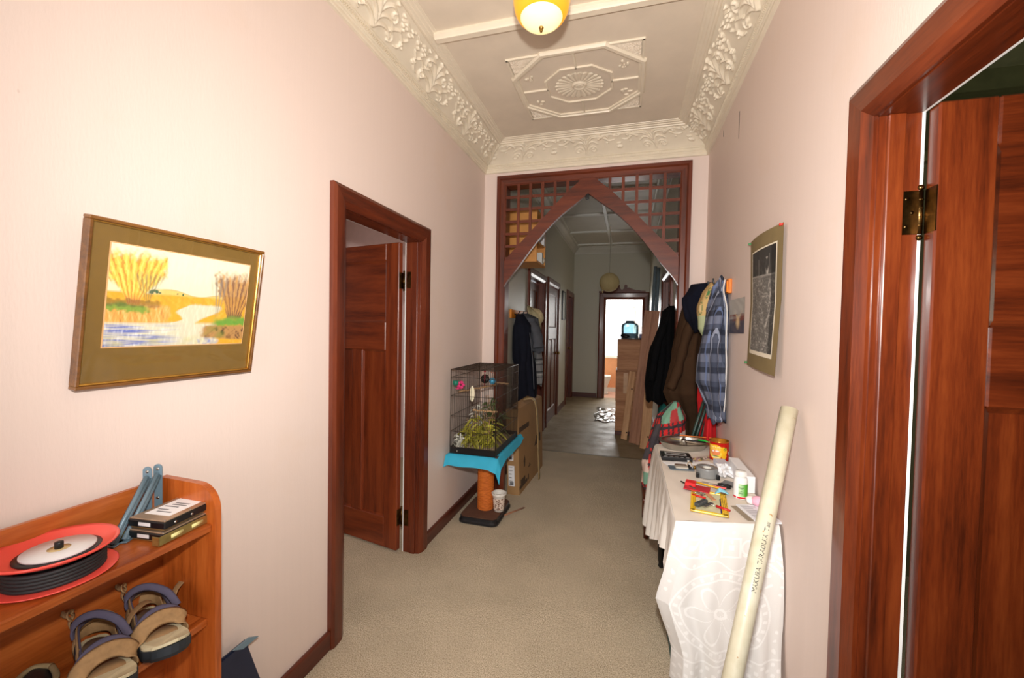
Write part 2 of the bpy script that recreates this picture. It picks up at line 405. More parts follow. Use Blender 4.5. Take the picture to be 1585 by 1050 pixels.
# rooms behind the doors
rp=plain('pink bedroom wall',(226,196,190),0.6,var=0.03); rg=plain('olive papered wall',(120,112,84),0.7,var=0.06)
struct('wall_left_room', MB().box(-3.2,-3.1,0.2,4.3,0,3.4).box(-3.2,-0.105,0.1,0.2,0,3.4).box(-3.2,-0.105,4.3,4.4,0,3.4), rp)
struct('ceiling_left_room', MB().box(-3.2,-0.105,0.1,4.4,3.0,3.1), M['plaster'])
struct('wall_right_room', MB().box(4.9,5.0,-1.0,3.2,0,3.4).box(2.04,5.0,3.2,3.3,0,3.4).box(2.04,5.0,-1.1,-1.0,0,3.4), rg)
struct('ceiling_right_room', MB().box(2.04,5.0,-1.1,3.3,3.1,3.2), plain('olive cream ceiling',(170,164,130),0.6))
struct('trim_picture_rail', MB().box(2.09,4.9,3.14,3.2,2.62,2.68).box(4.82,4.9,-1,3.2,2.62,2.68).box(2.09,4.9,3.08,3.2,2.98,3.1), plain('olive moulding',(126,122,86),0.5))
# end room beyond the far door
ow=plain('orange pink dado',(238,168,120),0.5,var=0.04); cw=plain('cream bathroom wall',(240,232,210),0.5,var=0.02)
m=MB().box(-0.8,-0.7,9.63,10.75,0,3.4).box(3.1,3.2,9.63,10.75,0,3.4)
struct('wall_end_room_side', m, cw)
m=MB().box(-0.7,0.2,10.62,10.72,0.86,3.4).box(2.2,3.1,10.62,10.72,0.86,3.4).box(0.2,2.2,10.62,10.72,2.7,3.4)
struct('wall_end_room', m, cw)
struct('wall_end_room_dado', MB().box(-0.7,3.1,10.61,10.72,0,0.86), ow)
struct('ceiling_end_room', MB().box(-0.8,3.2,9.6,10.75,3.3,3.4), M['white'])
wn=thing('window_1',(1.2,10.65,0.86),kind='structure')
fr=MB().box(0.2,0.25,10.63,10.70,0.86,2.7).box(2.15,2.2,10.63,10.70,0.86,2.7).box(0.25,2.15,10.63,10.70,2.65,2.7).box(0.25,2.15,10.63,10.70,0.86,0.90)
fr.build('window_frame', M['white'], wn)
MB().box(0.25,2.15,10.66,10.665,0.90,2.65).build('pane', clear('window glass'), wn)
MB().box(0.15,2.25,10.57,10.625,0.84,0.862).build('window_sill', M['white'], wn)
# skirting boards
struct('baseboard_left', MB().rbox(0,0.02,-2.0,1.626,0,0.092,0.006).rbox(0,0.02,2.598,YA,0,0.092,0.006), M['skirt'])
struct('baseboard_right', MB().rbox(HW-0.02,HW,1.415,YA,0,0.092,0.006).rbox(HW-0.02,HW,-2.0,0.36,0,0.092,0.006), M['skirt'])
struct('baseboard_far_left', MB().box(XL,XL+0.018,YA+0.12,5.0,0,0.1).box(XL,XL+0.018,6.16,6.28,0,0.1).box(XL,XL+0.018,7.44,8.38,0,0.1).box(XL,XL+0.018,9.44,YF,0,0.1), M['skirt'])
struct('baseboard_far_right', MB().box(XR-0.018,XR,5.82,YF,0,0.1).box(XR-0.018,XR,YA+0.12,4.54,0,0.1), M['skirt'])
struct('baseboard_far', MB().box(XL,0.70,YF-0.018,YF,0,0.1), M['skirtx'])
# ---- door casings
PROF=[(0.0,0.0),(0.0,0.010),(0.030,0.026),(0.085,0.030),(0.102,0.022),(0.102,0.0)]
def doorcase(name, a, b, h, x, side, mats, depth=0.12, prof=PROF, white=True, stop=True):
    """casing on a wall of constant x; side +1 = face towards +x"""
    t_=thing(name,(x,(a+b)/2,0),kind='structure')
    f=lambda u,v,t: (x+side*t,u,v)
    L,H,Rr=casing((a,b,h),prof,f)
    L.build('casing_upright',mats[0],t_); H.build('casing_head',mats[1],t_); Rr.build('casing_upright',mats[0],t_)
    x0,x1=sorted((x,x-side*depth))
    MB().box(x0,x1,a-0.0138,a+0.004,0,h).build('jamb',mats[0],t_)
    MB().box(x0,x1,b-0.004,b+0.0138,0,h).build('jamb',mats[0],t_)
    MB().box(x0,x1,a,b,h-0.004,h+0.0138).build('jamb_head',mats[1],t_)
    if stop:
        s0,s1=sorted((x-side*0.016,x-side*0.054))
        MB().rbox(s0,s1,b-0.014,b-0.003,0,h-0.004,0.003).build('door_stop',mats[0],t_)
        MB().rbox(s0,s1,a+0.003,a+0.014,0,h-0.004,0.003).build('door_stop',mats[0],t_)
    if white:
        w0,w1=sorted((x-side*depth,x-side*(depth+0.007)))
        MB().box(w0,w1,b-0.004,b+0.10,0,h+0.08).box(w0,w1,a-0.10,a+0.004,0,h+0.08).box(w0,w1,a,b,h-0.004,h+0.08).build('white_edge',M['white'],t_)
    return t_
doorcase('trim_left_doorway', LD[0]+0.014, LD[1]-0.014, LD[2]-0.014, 0.0, 1, (M['mahog_z'],M['mahog_y']), 0.105)
doorcase('trim_right_doorway', RD[0]+0.014, RD[1]-0.014, RD[2]-0.014, HW, -1, (M['rdoor_z'],M['rdoor_y']), 0.09)
# ---- panelled doors (local: hinge edge at the origin, leaf along +x, face towards -y)
HINGE=plain('dark bronze hinge metal',(96,72,40),0.3,1.0,var=0.6,vscale=35)
def door(name, loc, ang, w, h, zm, xm, kn=None, hinges=True, thk=0.04, hy=0.0):
    t_=thing(name,loc,kind='structure',rot=(0,0,ang),local=True)
    st=0.115
    b=lambda *a: MB().rbox(*a, 0.004, 1)
    b(0,st,0,thk,0,h).build('stile',zm,t_); b(w-st,w,0,thk,0,h).build('stile',zm,t_)
    zr=[(0,0.21),(1.365,1.56),(h-0.115,h)]
    for k,(a,c) in enumerate(zr): b(st,w-st,0,thk,a,c).build('rail',xm,t_)
    mid=w/2; b(mid-0.05,mid+0.05,0,thk,0.21,zr[1][0]).build('muntin',zm,t_)
    def panel(x0,x1,z0,z1,mm):
        p=MB().box(x0,x1,0.013,thk-0.013,z0,z1)
        for (q,nrm) in ((0.0,1),(thk,-1)):   # sloped bead round the panel
            for (ax,az,bx,bz) in ((x0,z0,x1,z0),(x1,z0,x1,z1),(x1,z1,x0,z1),(x0,z1,x0,z0)):
                cx,cz=(x0+x1)/2,(z0+z1)/2; sx=lambda x_: x_+0.014*(1 if x_<cx else -1); sz=lambda z_: z_+0.014*(1 if z_<cz else -1)
                yo=q+nrm*0.004; yi=q+nrm*0.0135
                p.add([(ax,yo,az),(bx,yo,bz),(sx(bx),yi,sz(bz)),(sx(ax),yi,sz(az))],[(0,1,2,3)])
        p.build('panel',mm,t_)
    panel(st,w-st,zr[1][1],zr[2][0],xm)
    panel(st,mid-0.05,0.21,zr[1][0],zm); panel(mid+0.05,w-st,0.21,zr[1][0],zm)
    if hinges:
        for z in (0.17,h-0.31):
            ky=hy+(0.004 if hy else -0.004); hg=MB().cyl((-0.008,ky,z),(-0.008,ky,z+0.11),0.0075,n=10)
            for q in range(1,5): hg.cyl((-0.008,ky,z+0.022*q-0.001),(-0.008,ky,z+0.022*q+0.001),0.0084,n=10)
            hg.sphere((-0.008,ky,z+0.118),0.0085,10,6).sphere((-0.008,ky,z-0.008),0.0085,10,6)
            o=hg.build('hinge',HINGE,t_)
            MB().box(-0.002,0.0005,-0.004,0.036,z,z+0.11).build('hinge_leaf',HINGE,o)
    if kn:
        k_=MB(); 
        for s_,q in ((-1,0),(1,thk)):
            T=Matrix.Translation((kn,q,h*0.5))@Matrix.Rotation(R(-90)*s_,4,'X')
            k_.lathe([(0.024,0),(0.024,0.006),(0.010,0.010),(0.010,0.03),(0.026,0.042),(0.030,0.056),(0.020,0.068),(0.002,0.071)],(0,0,0),16,T)
        k_.build('knob',M['brass'],t_)
    return t_
# left room door swung away from the hall, right room door square to the wall
ang=math.atan2(0.195,-0.981)
Td=door('door_1', (-0.135,2.503,0.012), ang, 0.76, 2.095, M['ldoor_z'], M['ldoor_x'], 0.69)
door('door_2', (2.052,1.246,0.012), 0.0, 0.80, 2.10, M['rdoor_z'], M['rdoor_x'], 0.73, hy=0.04)
for z in (0.182,1.802):
    hp=MB().rbox(2.004,2.041,RD[1]-0.0200,RD[1]-0.0182,z,z+0.11,0.0006,1); 
    hp.build('hinge_plate',HINGE,bpy.data.objects['trim_right_doorway'])
    for (sx,sz) in ((2.014,0.02),(2.026,0.055),(2.014,0.09)): MB().cyl((sx,RD[1]-0.0195,z+sz),(sx,RD[1]-0.0206,z+sz),0.0045,n=10).build('hinge_screw',M['darkbrass'],bpy.data.objects['trim_right_doorway'])
    MB().rbox(-0.100,-0.068,LD[1]-0.0200,LD[1]-0.0182,z,z+0.11,0.0006,1).build('hinge_plate',HINGE,bpy.data.objects['trim_left_doorway'])
# ---- far doors
for i,(a,b,h) in enumerate(FLD):
    doorcase('trim_far_left_doorway', a, b, h, XL, 1, (M['mahog_z'],M['mahog_y']), 0.12, white=False)
    dd=door('door_%d'%(i+3), (XL-(0.075 if i!=1 else 0.002), a+0.02, 0.01), R(90), b-a-0.04, h-0.03, M['mahog_z'], M['mahog_y'], b-a-0.12, hinges=False)
for (a,b,h) in FRD:
    doorcase('trim_far_right_doorway', a, b, h, XR, -1, (M['mahog_z'],M['mahog_y']), 0.12, white=False)
    door('door_6', (XR+0.05, b-0.02, 0.01), R(-90), b-a-0.04, h-0.03, M['mahog_z'], M['mahog_y'], 0.08, hinges=False)
# far doorway with swan-neck pediment
fd=thing('trim_end_doorway',(1.26,YF,0),kind='structure')
f=lambda u,v,t:(u,YF-t,v)
PF=[(0.0,0.0),(0.0,0.012),(0.05,0.03),(0.13,0.036),(0.155,0.028),(0.155,0.0)]
L,H,Rr=casing((0.862,1.640,2.225),PF,f)
L.build('casing_upright',M['mahog_z'],fd); H.build('casing_head',M['mahog_x'],fd); 
casing((0.862,1.640,2.225),[(0.0,0.0),(0.0,0.012),(0.05,0.03),(0.11,0.036),(0.135,0.028),(0.135,0.0)],f)[2].build('casing_upright',M['mahog_z'],fd)
MB().box(0.845,0.862,YF,YF+0.12,0,2.24).box(1.640,1.665,YF,YF+0.12,0,2.24).box(0.862,1.640,YF,YF+0.12,2.225,2.24).build('jamb',M['mahog_z'],fd)
half=[(0.52,2.375),(0.02,2.375),(0.02,2.44)]
sp=[]
for i in range(15):
    a=R(200)-R(250)*i/14; rr=0.030+0.012*i/14; sp.append((0.075+rr*math.cos(a),2.515+rr*math.sin(a)))
half=[(0.50,2.375),(0.0,2.375),(0.0,2.435),(0.035,2.462)]+sp+[(0.155,2.485),(0.22,2.455),(0.30,2.428),(0.37,2.428),(0.40,2.415),(0.50,2.41)]
for sgn in (-1,1):
    MB().prism([(1.20+sgn*u,v) for u,v in half], lambda u,v,t:(u,YF-t,v), 0.002, 0.04).build('pediment_scroll',M['mahog_x'],fd)
# ---- ceiling of the near hall
ce=struct('ceiling', MB().box(-0.13,HW+0.13,-2.2,YA+0.1,ZC,ZC+0.2), M['plaster'])
rib=[(-0.032,0),(-0.032,-0.016),(-0.022,-0.026),(-0.018,-0.034),(0.018,-0.034),(0.022,-0.026),(0.032,-0.016),(0.032,0)]
for yy in (2.18,0.75,-0.7):
    MB().loft([[Vector((x,yy+a,ZC+b)) for a,b in rib] for x in (0.25,HW-0.25)],smooth=False).build('ceiling_rib',M['cream'],ce)
# rosette panel
RC=(0.985,2.845); rx,ry=0.405,0.365
def P2(u,v,t): return (RC[0]+u*rx, RC[1]+v*ry, ZC-t)
def strip(mb, a, b, w, prof):
    a=Vector((a[0]*rx,a[1]*ry)); b=Vector((b[0]*rx,b[1]*ry)); d=(b-a).normalized(); nn=Vector((-d.y,d.x))
    a-=d*w*0.35; b+=d*w*0.35
    mb.loft([[Vector((RC[0]+(p+nn*o*w).x,RC[1]+(p+nn*o*w).y,ZC-t)) for o,t in prof] for p in (a,b)],smooth=False)
BD=[(-0.5,0),(-0.5,0.010),(-0.2,0.012),(-0.12,0.020),(0.3,0.020),(0.5,0.008),(0.5,0)]
THIN=[(-0.5,0),(-0.4,0.010),(0.4,0.010),(0.5,0)]
k1=0.46
O8=[(-k1,-1),(k1,-1),(1,-k1),(1,k1),(k1,1),(-k1,1),(-1,k1),(-1,-k1)]
def ring8(sc, w, prof):
    # closed mitred octagon moulding; offsets run outwards
    pts=[Vector((a*rx*sc,b*ry*sc)) for a,b in O8]; rings=[]
    for i in range(8):
        p,a,b=pts[i],pts[i-1],pts[(i+1)%8]; d0=(p-a).normalized(); d1=(b-p).normalized(); n0=Vector((d0.y,-d0.x)); n1=Vector((d1.y,-d1.x)); mv=(n0+n1)/(1+n0.dot(n1))
        rings.append([Vector((RC[0]+(p+mv*o*w).x,RC[1]+(p+mv*o*w).y,ZC-t)) for o,t in prof])
    return MB().loft(rings+[rings[0]],cap=False,smooth=False)
mb=ring8(1.0,0.045,BD)
mb.build('octagon_moulding',M['cream'],ce)
mb=ring8(0.53,0.016,THIN)
mb.build('inner_octagon_moulding',M['cream'],ce)
for (a,b) in (((-1,0),(-.53,0)),((.53,0),(1,0)),((0,-1),(0,-.53)),((0,.53),(0,1))):
    mb=MB(); strip(mb,a,b,0.014,THIN); mb.build('cross_bar',M['cream'],ce)
for sx in (-1,1):
    for sy in (-1,1):
        mb=MB(); strip(mb,(sx*k1,sy),(sx,sy),0.016,THIN); strip(mb,(sx,sy),(sx,sy*k1),0.016,THIN); mb.build('corner_fillet',M['cream'],ce)
        def pos(U,V,sx=sx,sy=sy):
            rs=np.random.RandomState(5); u=k1+0.07+(1-k1-0.1)*U; v0=1-(u-k1)+0.06
            v=v0+np.maximum(0.97-v0,0.0)*V
            return RC[0]+sx*u*rx, RC[1]+sy*v*ry, ZC-0.002-0.007*rs.rand(*U.shape)
        MB().grid(44,44,pos,smooth=False).build('stippled_corner',M['plaster'],ce)
        # sprig beside the corner
        sg=MB(); r_=random.Random(int(sx*3+sy*7)+20)
        for q in range(5):
            x,y=sx*(0.66+0.16*r_.random()),sy*(0.30+0.12*q/4+0.1*r_.random()); a=r_.random()*6.28
            c=Vector(P2(x,y,0.003)); sg.sphere(c,0.006+0.005*r_.random(),8,6,(1.5*abs(math.cos(a))+.5,1.5*abs(math.sin(a))+.5,0.6))
        sg.build('flower_sprig',M['cream'],ce)
def rose(U,V):
    r=U*0.165; th=V*2*PI
    pet=np.abs(np.sin(th*12)); h=0.003+0.006*np.sqrt(pet)*np.clip((U-0.28)*6,0,1)*np.clip((1.0-U+0.12*pet-0.06)*9,0,1)*(0.5+0.6*U)
    h=np.where(U<0.30,0.008+0.007*np.sin(np.clip((U-0.05)/0.25,0,1)*PI*2.0)**2*1,h); h=np.where(U<0.10,0.014,h)
    k=np.where(U>0.9,0.92+0.08*pet,1.0)
    return RC[0]+r*k*np.cos(th), RC[1]+r*k*0.92*np.sin(th), ZC-h
MB().grid(44,288,rose).build('rosette',M['cream'],ce)
# ---- cornice with modelled frieze
def strokes_field(strokes, U, Vv):
    H=np.zeros_like(U)
    for (pts,r0,r1,h,bev) in strokes:
        P=np.array(pts,float); n_=len(P)
        for i in range(n_-1):
            a,b=P[i],P[i+1]; d=b-a; L2=max(d@d,1e-12)
            t=np.clip(((U-a[0])*d[0]+(Vv-a[1])*d[1])/L2,0,1)
            dist=np.hypot(U-a[0]-t*d[0], Vv-a[1]-t*d[1]); rr=r0+(r1-r0)*(i+t)/(n_-1)
            q=np.clip(1-(dist/np.maximum(rr,1e-5))**2,0,1)
            H=np.maximum(H,h*np.sqrt(q)*(0.75+0.25*np.cos(PI*np.clip(dist/np.maximum(rr,1e-5),0,1))))
    return H
def spiral(cx,cy,r0,r1,a0,a1,n=14):
    return [(cx+lerp(r0,r1,i/n)*math.cos(lerp(a0,a1,i/n)), cy+lerp(r0,r1,i/n)*math.sin(lerp(a0,a1,i/n))) for i in range(n+1)]
def curve(*p): return [(q.x,q.y) for q in catmull([(a,b,0) for a,b in p],5)]
PER=0.62
def acanthus():
    s=[]; c=0.25
    s.append((curve((c,0.02),(c+.005,0.07),(c-.005,0.12),(c,0.17)),0.010,0.005,0.014,0))
    for sg in (-1,1):
        X=lambda x: c+sg*x
        s.append((curve((X(0),.02),(X(.03),.05),(X(.075),.06),(X(.105),.035)),0.013,0.004,0.015,0))
        s.append((curve((X(0),.05),(X(.025),.09),(X(.07),.105),(X(.11),.085)),0.013,0.004,0.014,0))
        s.append((curve((X(0),.09),(X(.02),.13),(X(.05),.155),(X(.085),.15)),0.012,0.004,0.013,0))
        s.append((spiral(X(.10),.052,.030,.008,R(-90 if sg>0 else 270),R(-90+sg*430 if sg>0 else 270-430)),0.006,0.005,0.012,0))
        s.append((spiral(X(.085),.128,.024,.006,R(-60 if sg>0 else 240),R(-60+400 if sg>0 else 240-400)),0.006,0.004,0.011,0))
        s.append((curve((X(.11),.085),(X(.15),.105),(X(.185),.085),(X(.215),.11)),0.006,0.004,0.010,0))
        s.append((curve((X(.13),.15),(X(.165),.165),(X(.2),.15),(X(.24),.168)),0.005,0.004,0.010,0))
        for (x,y,r) in ((.145,.135,.010),(.158,.122,.009),(.172,.14,.010),(.16,.152,.008),(.205,.128,.009),(.222,.142,.009),(.21,.156,.008),(.185,.068,.009),(.198,.055,.008),(.125,.17,.008),(.065,.18,.009)):
            s.append(([(X(x),y),(X(x+.004),y+.003)],r,r*.8,0.014,0))
        s.append((curve((X(.19),.07),(X(.172),.04),(X(.15),.03)),0.010,0.003,0.010,0))
    s.append(([(c,.178),(c,.182)],.012,.012,.016,0))
    return s
def palmette():
    s=[]; c=0.25
    s.append((curve((c,.02),(c,.08),(c,.15)),0.007,0.004,0.008,0))
    for sg in (-1,1):
        X=lambda x: c+sg*x
        s.append((spiral(X(.055),.055,.034,.006,R(180 if sg>0 else 0),R(180-480 if sg>0 else 480)),0.005,0.004,0.008,0))
        s.append((curve((X(0),.06),(X(.02),.11),(X(.055),.125),(X(.09),.10)),0.009,0.004,0.009,0))
        s.append((curve((X(0),.10),(X(.04),.155),(X(.10),.165),(X(.15),.14)),0.010,0.004,0.011,0))
        s.append((curve((X(.10),.14),(X(.15),.17),(X(.20),.175),(X(.25),.155)),0.009,0.005,0.012,0))
        s.append((curve((X(.02),.15),(X(.05),.18),(X(.12),.185)),0.008,0.004,0.012,0))
        s.append((curve((X(.15),.14),(X(.18),.12),(X(.22),.125)),0.007,0.003,0.008,0))
        for (x,y,r) in ((.17,.155,.010),(.235,.168,.010),(.24,.06,.012),(.24,.09,.007),(.16,.10,.006)):
            s.append(([(X(x),y),(X(x+.003),y)],r,r,0.010,0))
    return s
NV=72; DU=0.0044
def tile(strokes, dense):
    nu=int(PER/DU); u=np.linspace(0,PER,nu,endpoint=False); v=np.linspace(0,0.215,NV+1)
    U,V_=np.meshgrid(u,v,indexing='ij'); sh=[]
    for st in strokes:
        for k in (-PER,0,PER): sh.append(([(a*1.24+k,b*1.10) for a,b in st[0]],st[1]*1.35,st[2]*1.5,st[3]*1.35,0))
    return strokes_field(sh,U,V_)
TA=tile(acanthus(),1); TB=tile(palmette(),0)
# frieze section: cove from (d=.040,z=3.075) to (d=.205,z=3.178)
def cove(w):   # w 0..1 -> d,z, normal
    a=w*PI/2
    d=0.040+0.160*(0.75*w+0.25*(1-np.cos(a))); z=3.068+0.112*(0.72*w+0.28*np.sin(a))
    return d,z
NRM=(0.60,-0.80)
def frieze(which, T, u0, u1, rev=1, amp=1.0):
    nu=int(abs(u1-u0)/DU)
    def pos(U,V):
        d,z=cove(V); uu=u0+(u1-u0)*U-{'L':0.34,'R':0.09,'E':0.03}[which]
        iu=(np.floor((uu-0.0)/DU).astype(int))%T.shape[0]; iv=np.clip(np.round(V*NV).astype(int),0,NV)
        h=T[iu,iv]*amp; d2=d+NRM[0]*h; z2=z+NRM[1]*h
        if which=='L': return d2, u0+(YA-d-u0)*U, z2
        if which=='R': return HW-d2, u0+(YA-d-u0)*U, z2
        return d+(HW-2*d)*U, YA-d2, z2
    return MB().grid(nu,NV,pos)
def sweep(which, prof, y0, smooth=False):
    if which=='E': return MB().loft([[Vector((d,YA-d,z)) for d,z in prof],[Vector((HW-d,YA-d,z)) for d,z in prof]],smooth=smooth)
    g=(lambda d: d) if which=='L' else (lambda d: HW-d)
    return MB().loft([[Vector((g(d),y0,z)) for d,z in prof],[Vector((g(d),YA-d,z)) for d,z in prof]],smooth=smooth)
LOW=[(0,2.998),(0.016,2.998),(0.020,3.004),(0.020,3.018),(0.026,3.024),(0.026,3.030),(0.032,3.034),(0.034,3.054),(0.042,3.058),(0.042,3.066),(0.036,3.07),(0.0,3.07)]
UP=[(0.195,3.20),(0.195,3.178),(0.206,3.172),(0.214,3.172),(0.218,3.180),(0.232,3.182),(0.236,3.188),(0.252,3.190),(0.256,3.195),(0.268,3.196),(0.270,3.20)]
BACK=[(0.0,3.06),(0.02,3.06),(0.02,3.095),(0.185,3.197),(0.185,3.20),(0.0,3.20)]
for which,nm,T_,amp in (('L','trim_cornice_left',TA,1.0),('R','trim_cornice_right',TA,1.0),('E','trim_cornice_arch',TB,0.8)):
    c_=thing(nm,(0.1 if which=='L' else (HW-0.1 if which=='R' else HW/2), 1.8 if which!='E' else YA-0.1, 3.1),kind='structure')
    sweep(which,LOW,-2.08).build('lower_moulding',M['cream'],c_)
    sweep(which,UP,-2.08).build('upper_moulding',M['cream'],c_)
    sweep(which,BACK,-2.08).build('backing',M['cream'],c_)
    y0=0.75
    frieze(which,T_,y0 if which!='E' else 0.0, YA if which!='E' else HW,1,amp).build('frieze',M['cream'],c_,norm=False)
    # rope beading: short slanted pieces along the lower moulding
    rp_=MB(); step=0.0135
    u=1.2 if which!='E' else 0.045; end=YA-0.04 if which!='E' else HW-0.045
    while u<end:
        for dd in (0,):
            q=[(0.031,3.035),(0.040,3.037),(0.041,3.051),(0.034,3.053)]
            def pt(d,z,du): 
                return Vector((d,u+du,z)) if which=='L' else (Vector((HW-d,u+du,z)) if which=='R' else Vector((u+du,YA-d,z)))
            sl=0.008
            rp_.loft([[pt(d,z,(z-3.035)/0.018*sl) for d,z in q],[pt(d,z,(z-3.035)/0.018*sl+0.006) for d,z in q]],smooth=False)
        u+=step
    rp_.build('rope_beading',M['cream'],c_,kind='stuff')
# ---- far hall ceiling with battens
fc=struct('ceiling_far', MB().box(-0.1,2.0,YA+0.12,9.6,ZF,ZF+0.15), M['farceil'])
bt=[(-0.03,0),(-0.03,-0.018),(-0.02,-0.028),(0.02,-0.028),(0.03,-0.018),(0.03,0)]
for yy in (4.42,5.60,6.77,7.95,9.10):
    MB().loft([[Vector((x,yy+a,ZF+b)) for a,b in bt] for x in (0.2,1.70)],smooth=False).build('ceiling_batten',M['white'],fc)
MB().loft([[Vector((0.955+a,y,ZF+b*0.9)) for a,b in bt] for y in (YA+0.15,9.5)],smooth=False).build('ceiling_batten',M['white'],fc)
cp=[(0,3.25),(0.015,3.25),(0.02,3.275),(0.05,3.31),(0.09,3.345),(0.11,3.38),(0.13,3.385),(0.135,3.40),(0,3.40)]
struct('trim_far_cornice_left', MB().loft([[Vector((XL+d,y,z)) for d,z in cp] for y in (YA+0.12,YF)],smooth=False), M['farceil'])
struct('trim_far_cornice_right', MB().loft([[Vector((XR-d,y,z)) for d,z in cp] for y in (YA+0.12,YF)],smooth=False), M['farceil'])
struct('trim_far_cornice_end', MB().loft([[Vector((x,YF-d,z)) for d,z in cp] for x in (XL,XR)],smooth=False), M['farceil'])
# ---- arch frame with lattice
af=thing('trim_arch_frame',(0.98,YA,0),kind='structure')
f=lambda u,v,t:(u,YA-t,v)
PA=[(0.0,-0.12),(0.0,0.012),(0.012,0.020),(0.050,0.022),(0.062,0.034),(0.088,0.034),(0.088,0.0),(0.02,0.0),(0.02,-0.12)]
L,H,Rr=casing((0.220,1.735,2.872),PA,f)
L.build('casing_upright',M['mahog_z'],af); H.build('casing_head',M['mahog_x'],af); Rr.build('casing_upright',M['mahog_z'],af)

IN_L=[(0.222,1.93),(0.262,1.995),(0.355,2.108),(0.45,2.235),(0.554,2.367),(0.65,2.472),(0.747,2.562),(0.87,2.655),(0.978,2.739)]
OUT_L=[(0.222,2.165),(0.31,2.265),(0.409,2.365),(0.515,2.478),(0.62,2.587),(0.72,2.690),(0.80,2.765),(0.86,2.815),(0.93,2.874)]
ICX=0.978
for sg in (-1,1):
    X=(lambda x:x) if sg<0 else (lambda x:2*ICX-x)
    ci=[(X(q.x),q.y) for q in catmull([(a,b,0) for a,b in IN_L],4)]; co=[(X(q.x),q.y) for q in catmull([(a,b,0) for a,b in OUT_L],4)]
    poly=ci+[(ICX,2.874)]+co[::-1]
    MB().prism(poly,f,0.018,0.058).build('arch_brace',M['mahog_x'],af)
# lattice slats cut off at the middle line of the brace
MID=[((a[0]+b[0])/2,(a[1]+b[1])/2) for a,b in zip(IN_L,OUT_L)]
def mid_z(x):
    for a,b in zip(MID,MID[1:]):
        if a[0]<=x<=b[0]: return lerp(a[1],b[1],(x-a[0])/(b[0]-a[0]))
    return None
def mid_x(z):
    for a,b in zip(MID,MID[1:]):
        if a[1]<=z<=b[1]: return lerp(a[0],b[0],(z-a[1])/(b[1]-a[1]))
    return None
for sg in (-1,1):
    X=(lambda x:x) if sg<0 else (lambda x:2*ICX-x)
    for k in range(1,7):
        x=0.232+0.1125*k; zb=mid_z(x)
        if zb and zb<2.85:
            a,b=sorted((X(x-0.0125),X(x+0.0125))); MB().box(a,b,YA-0.040,YA-0.028,zb,2.873).build('lattice_slat',M['mahog_z'],af)
    for k in range(6):
        z=2.757-0.1125*k; xb=mid_x(z)
        if xb:
            a,b=sorted((X(0.221),X(xb))); MB().box(a,b,YA-0.029,YA-0.018,z-0.0125,z+0.0125).build('lattice_slat',M['mahog_x'],af)
MB().rbox(0.955,0.985,YA-0.045,YA-0.005,2.695,2.742,0.006).build('black_hook',M['black'],af,label='small black hook under the arch point')
# ------------------------------------------------------------------ ceiling lamp
LC=(0.975,1.66)
lamp=thing('ceiling_lamp',(LC[0],LC[1],2.76),'lit amber glass bowl lamp hanging below the near hall ceiling','lamp')
def L_(prof,name,mt,n=40,par=None): return MB().lathe(prof,(LC[0],LC[1],0),n).build(name,mt,par or lamp)
amber=glow('amber glass lit from inside',(255,168,36),0.75,(220,140,30)); frost=glow('frosted glass lit from inside',(255,232,160),0.85,(240,225,180))
ring=[]
for i in range(19):
    a=i/18; r=0.086*math.sin(a*PI/2); z=2.760+0.050*(1-math.cos(a*PI/2)); ring.append((max(r,0.002)+(0.0012 if i%3==0 else 0),z))
L_(ring,'frosted_bowl',frost)
rim=[(0.117,2.836),(0.128,2.838),(0.150,2.872),(0.160,2.905),(0.156,2.907),(0.146,2.876),(0.122,2.846)]
L_([(0.080,2.796),(0.095,2.804),(0.107,2.826),(0.114,2.862),(0.112,2.902),(0.108,2.902),(0.110,2.862),(0.103,2.828),(0.092,2.808),(0.078,2.800)],'amber_rim',amber)
L_([(0.002,2.741),(0.005,2.743),(0.007,2.748),(0.004,2.753),(0.010,2.756),(0.0105,2.760)],'finial',M['brass'],16)
for k in range(3):
    a=2*PI*k/3+0.5; p0=Vector((LC[0]+0.110*math.cos(a),LC[1]+0.110*math.sin(a),2.90)); p1=Vector((LC[0]+0.02*math.cos(a),LC[1]+0.02*math.sin(a),3.15))
    ch=MB()
    for q in range(16):
        c=p0.lerp(p1,(q+.5)/16); d=(p1-p0).normalized(); sd=d.cross(Vector((0,0,1))).normalized() if q%2 else d.cross(d.cross(Vector((0,0,1)))).normalized()
        ch.tube([c+d*0.011*math.cos(t)+sd*0.005*math.sin(t) for t in [2*PI*i/8 for i in range(8)]],0.0016,5,closed=True)
    ch.build('chain',M['brass'],lamp,kind='stuff')
L_([(0.045,3.20),(0.045,3.185),(0.030,3.165),(0.012,3.15),(0.012,3.14)],'ceiling_cap',M['brass'],24)
# ------------------------------------------------------------------ framed painting, leaning out at the top
pt=thing('framed_painting',(0.004,0.936,1.374),'framed watercolour of a marsh river with olive brown mount on the left wall','picture',rot=(0,R(8.2),0),local=True)
PW,PH=0.498,0.436; hw=PW/2
def fr_(u0,u1,v0,v1,w,nm,mt,x0,x1):
    for (a,b,c,d_) in ((u0,u1,v1-w,v1),(u0,u1,v0,v0+w)): MB().rbox(x0,x1,a,b,c,d_,0.002,1).build(nm,mt,pt)
    for (a,b) in ((u0,u0+w),(u1-w,u1)): MB().rbox(x0,x1,a,b,v0+w,v1-w,0.002,1).build(nm,mt,pt)
FW=wood('bronze brown frame wood',(70,40,14),(112,70,26),(142,94,40),'y',0.3,0.3)
fr_(-hw,hw,0,PH,0.009,'frame_moulding',FW,0.0,0.026)
fr_(-hw+0.0085,hw-0.0085,0.0085,PH-0.0085,0.005,'gold_slip',M['gold'],0.004,0.020)
MB().box(0.001,0.004,-hw+0.008,hw-0.008,0.008,PH-0.008).build('backing_board',M['card'],pt)
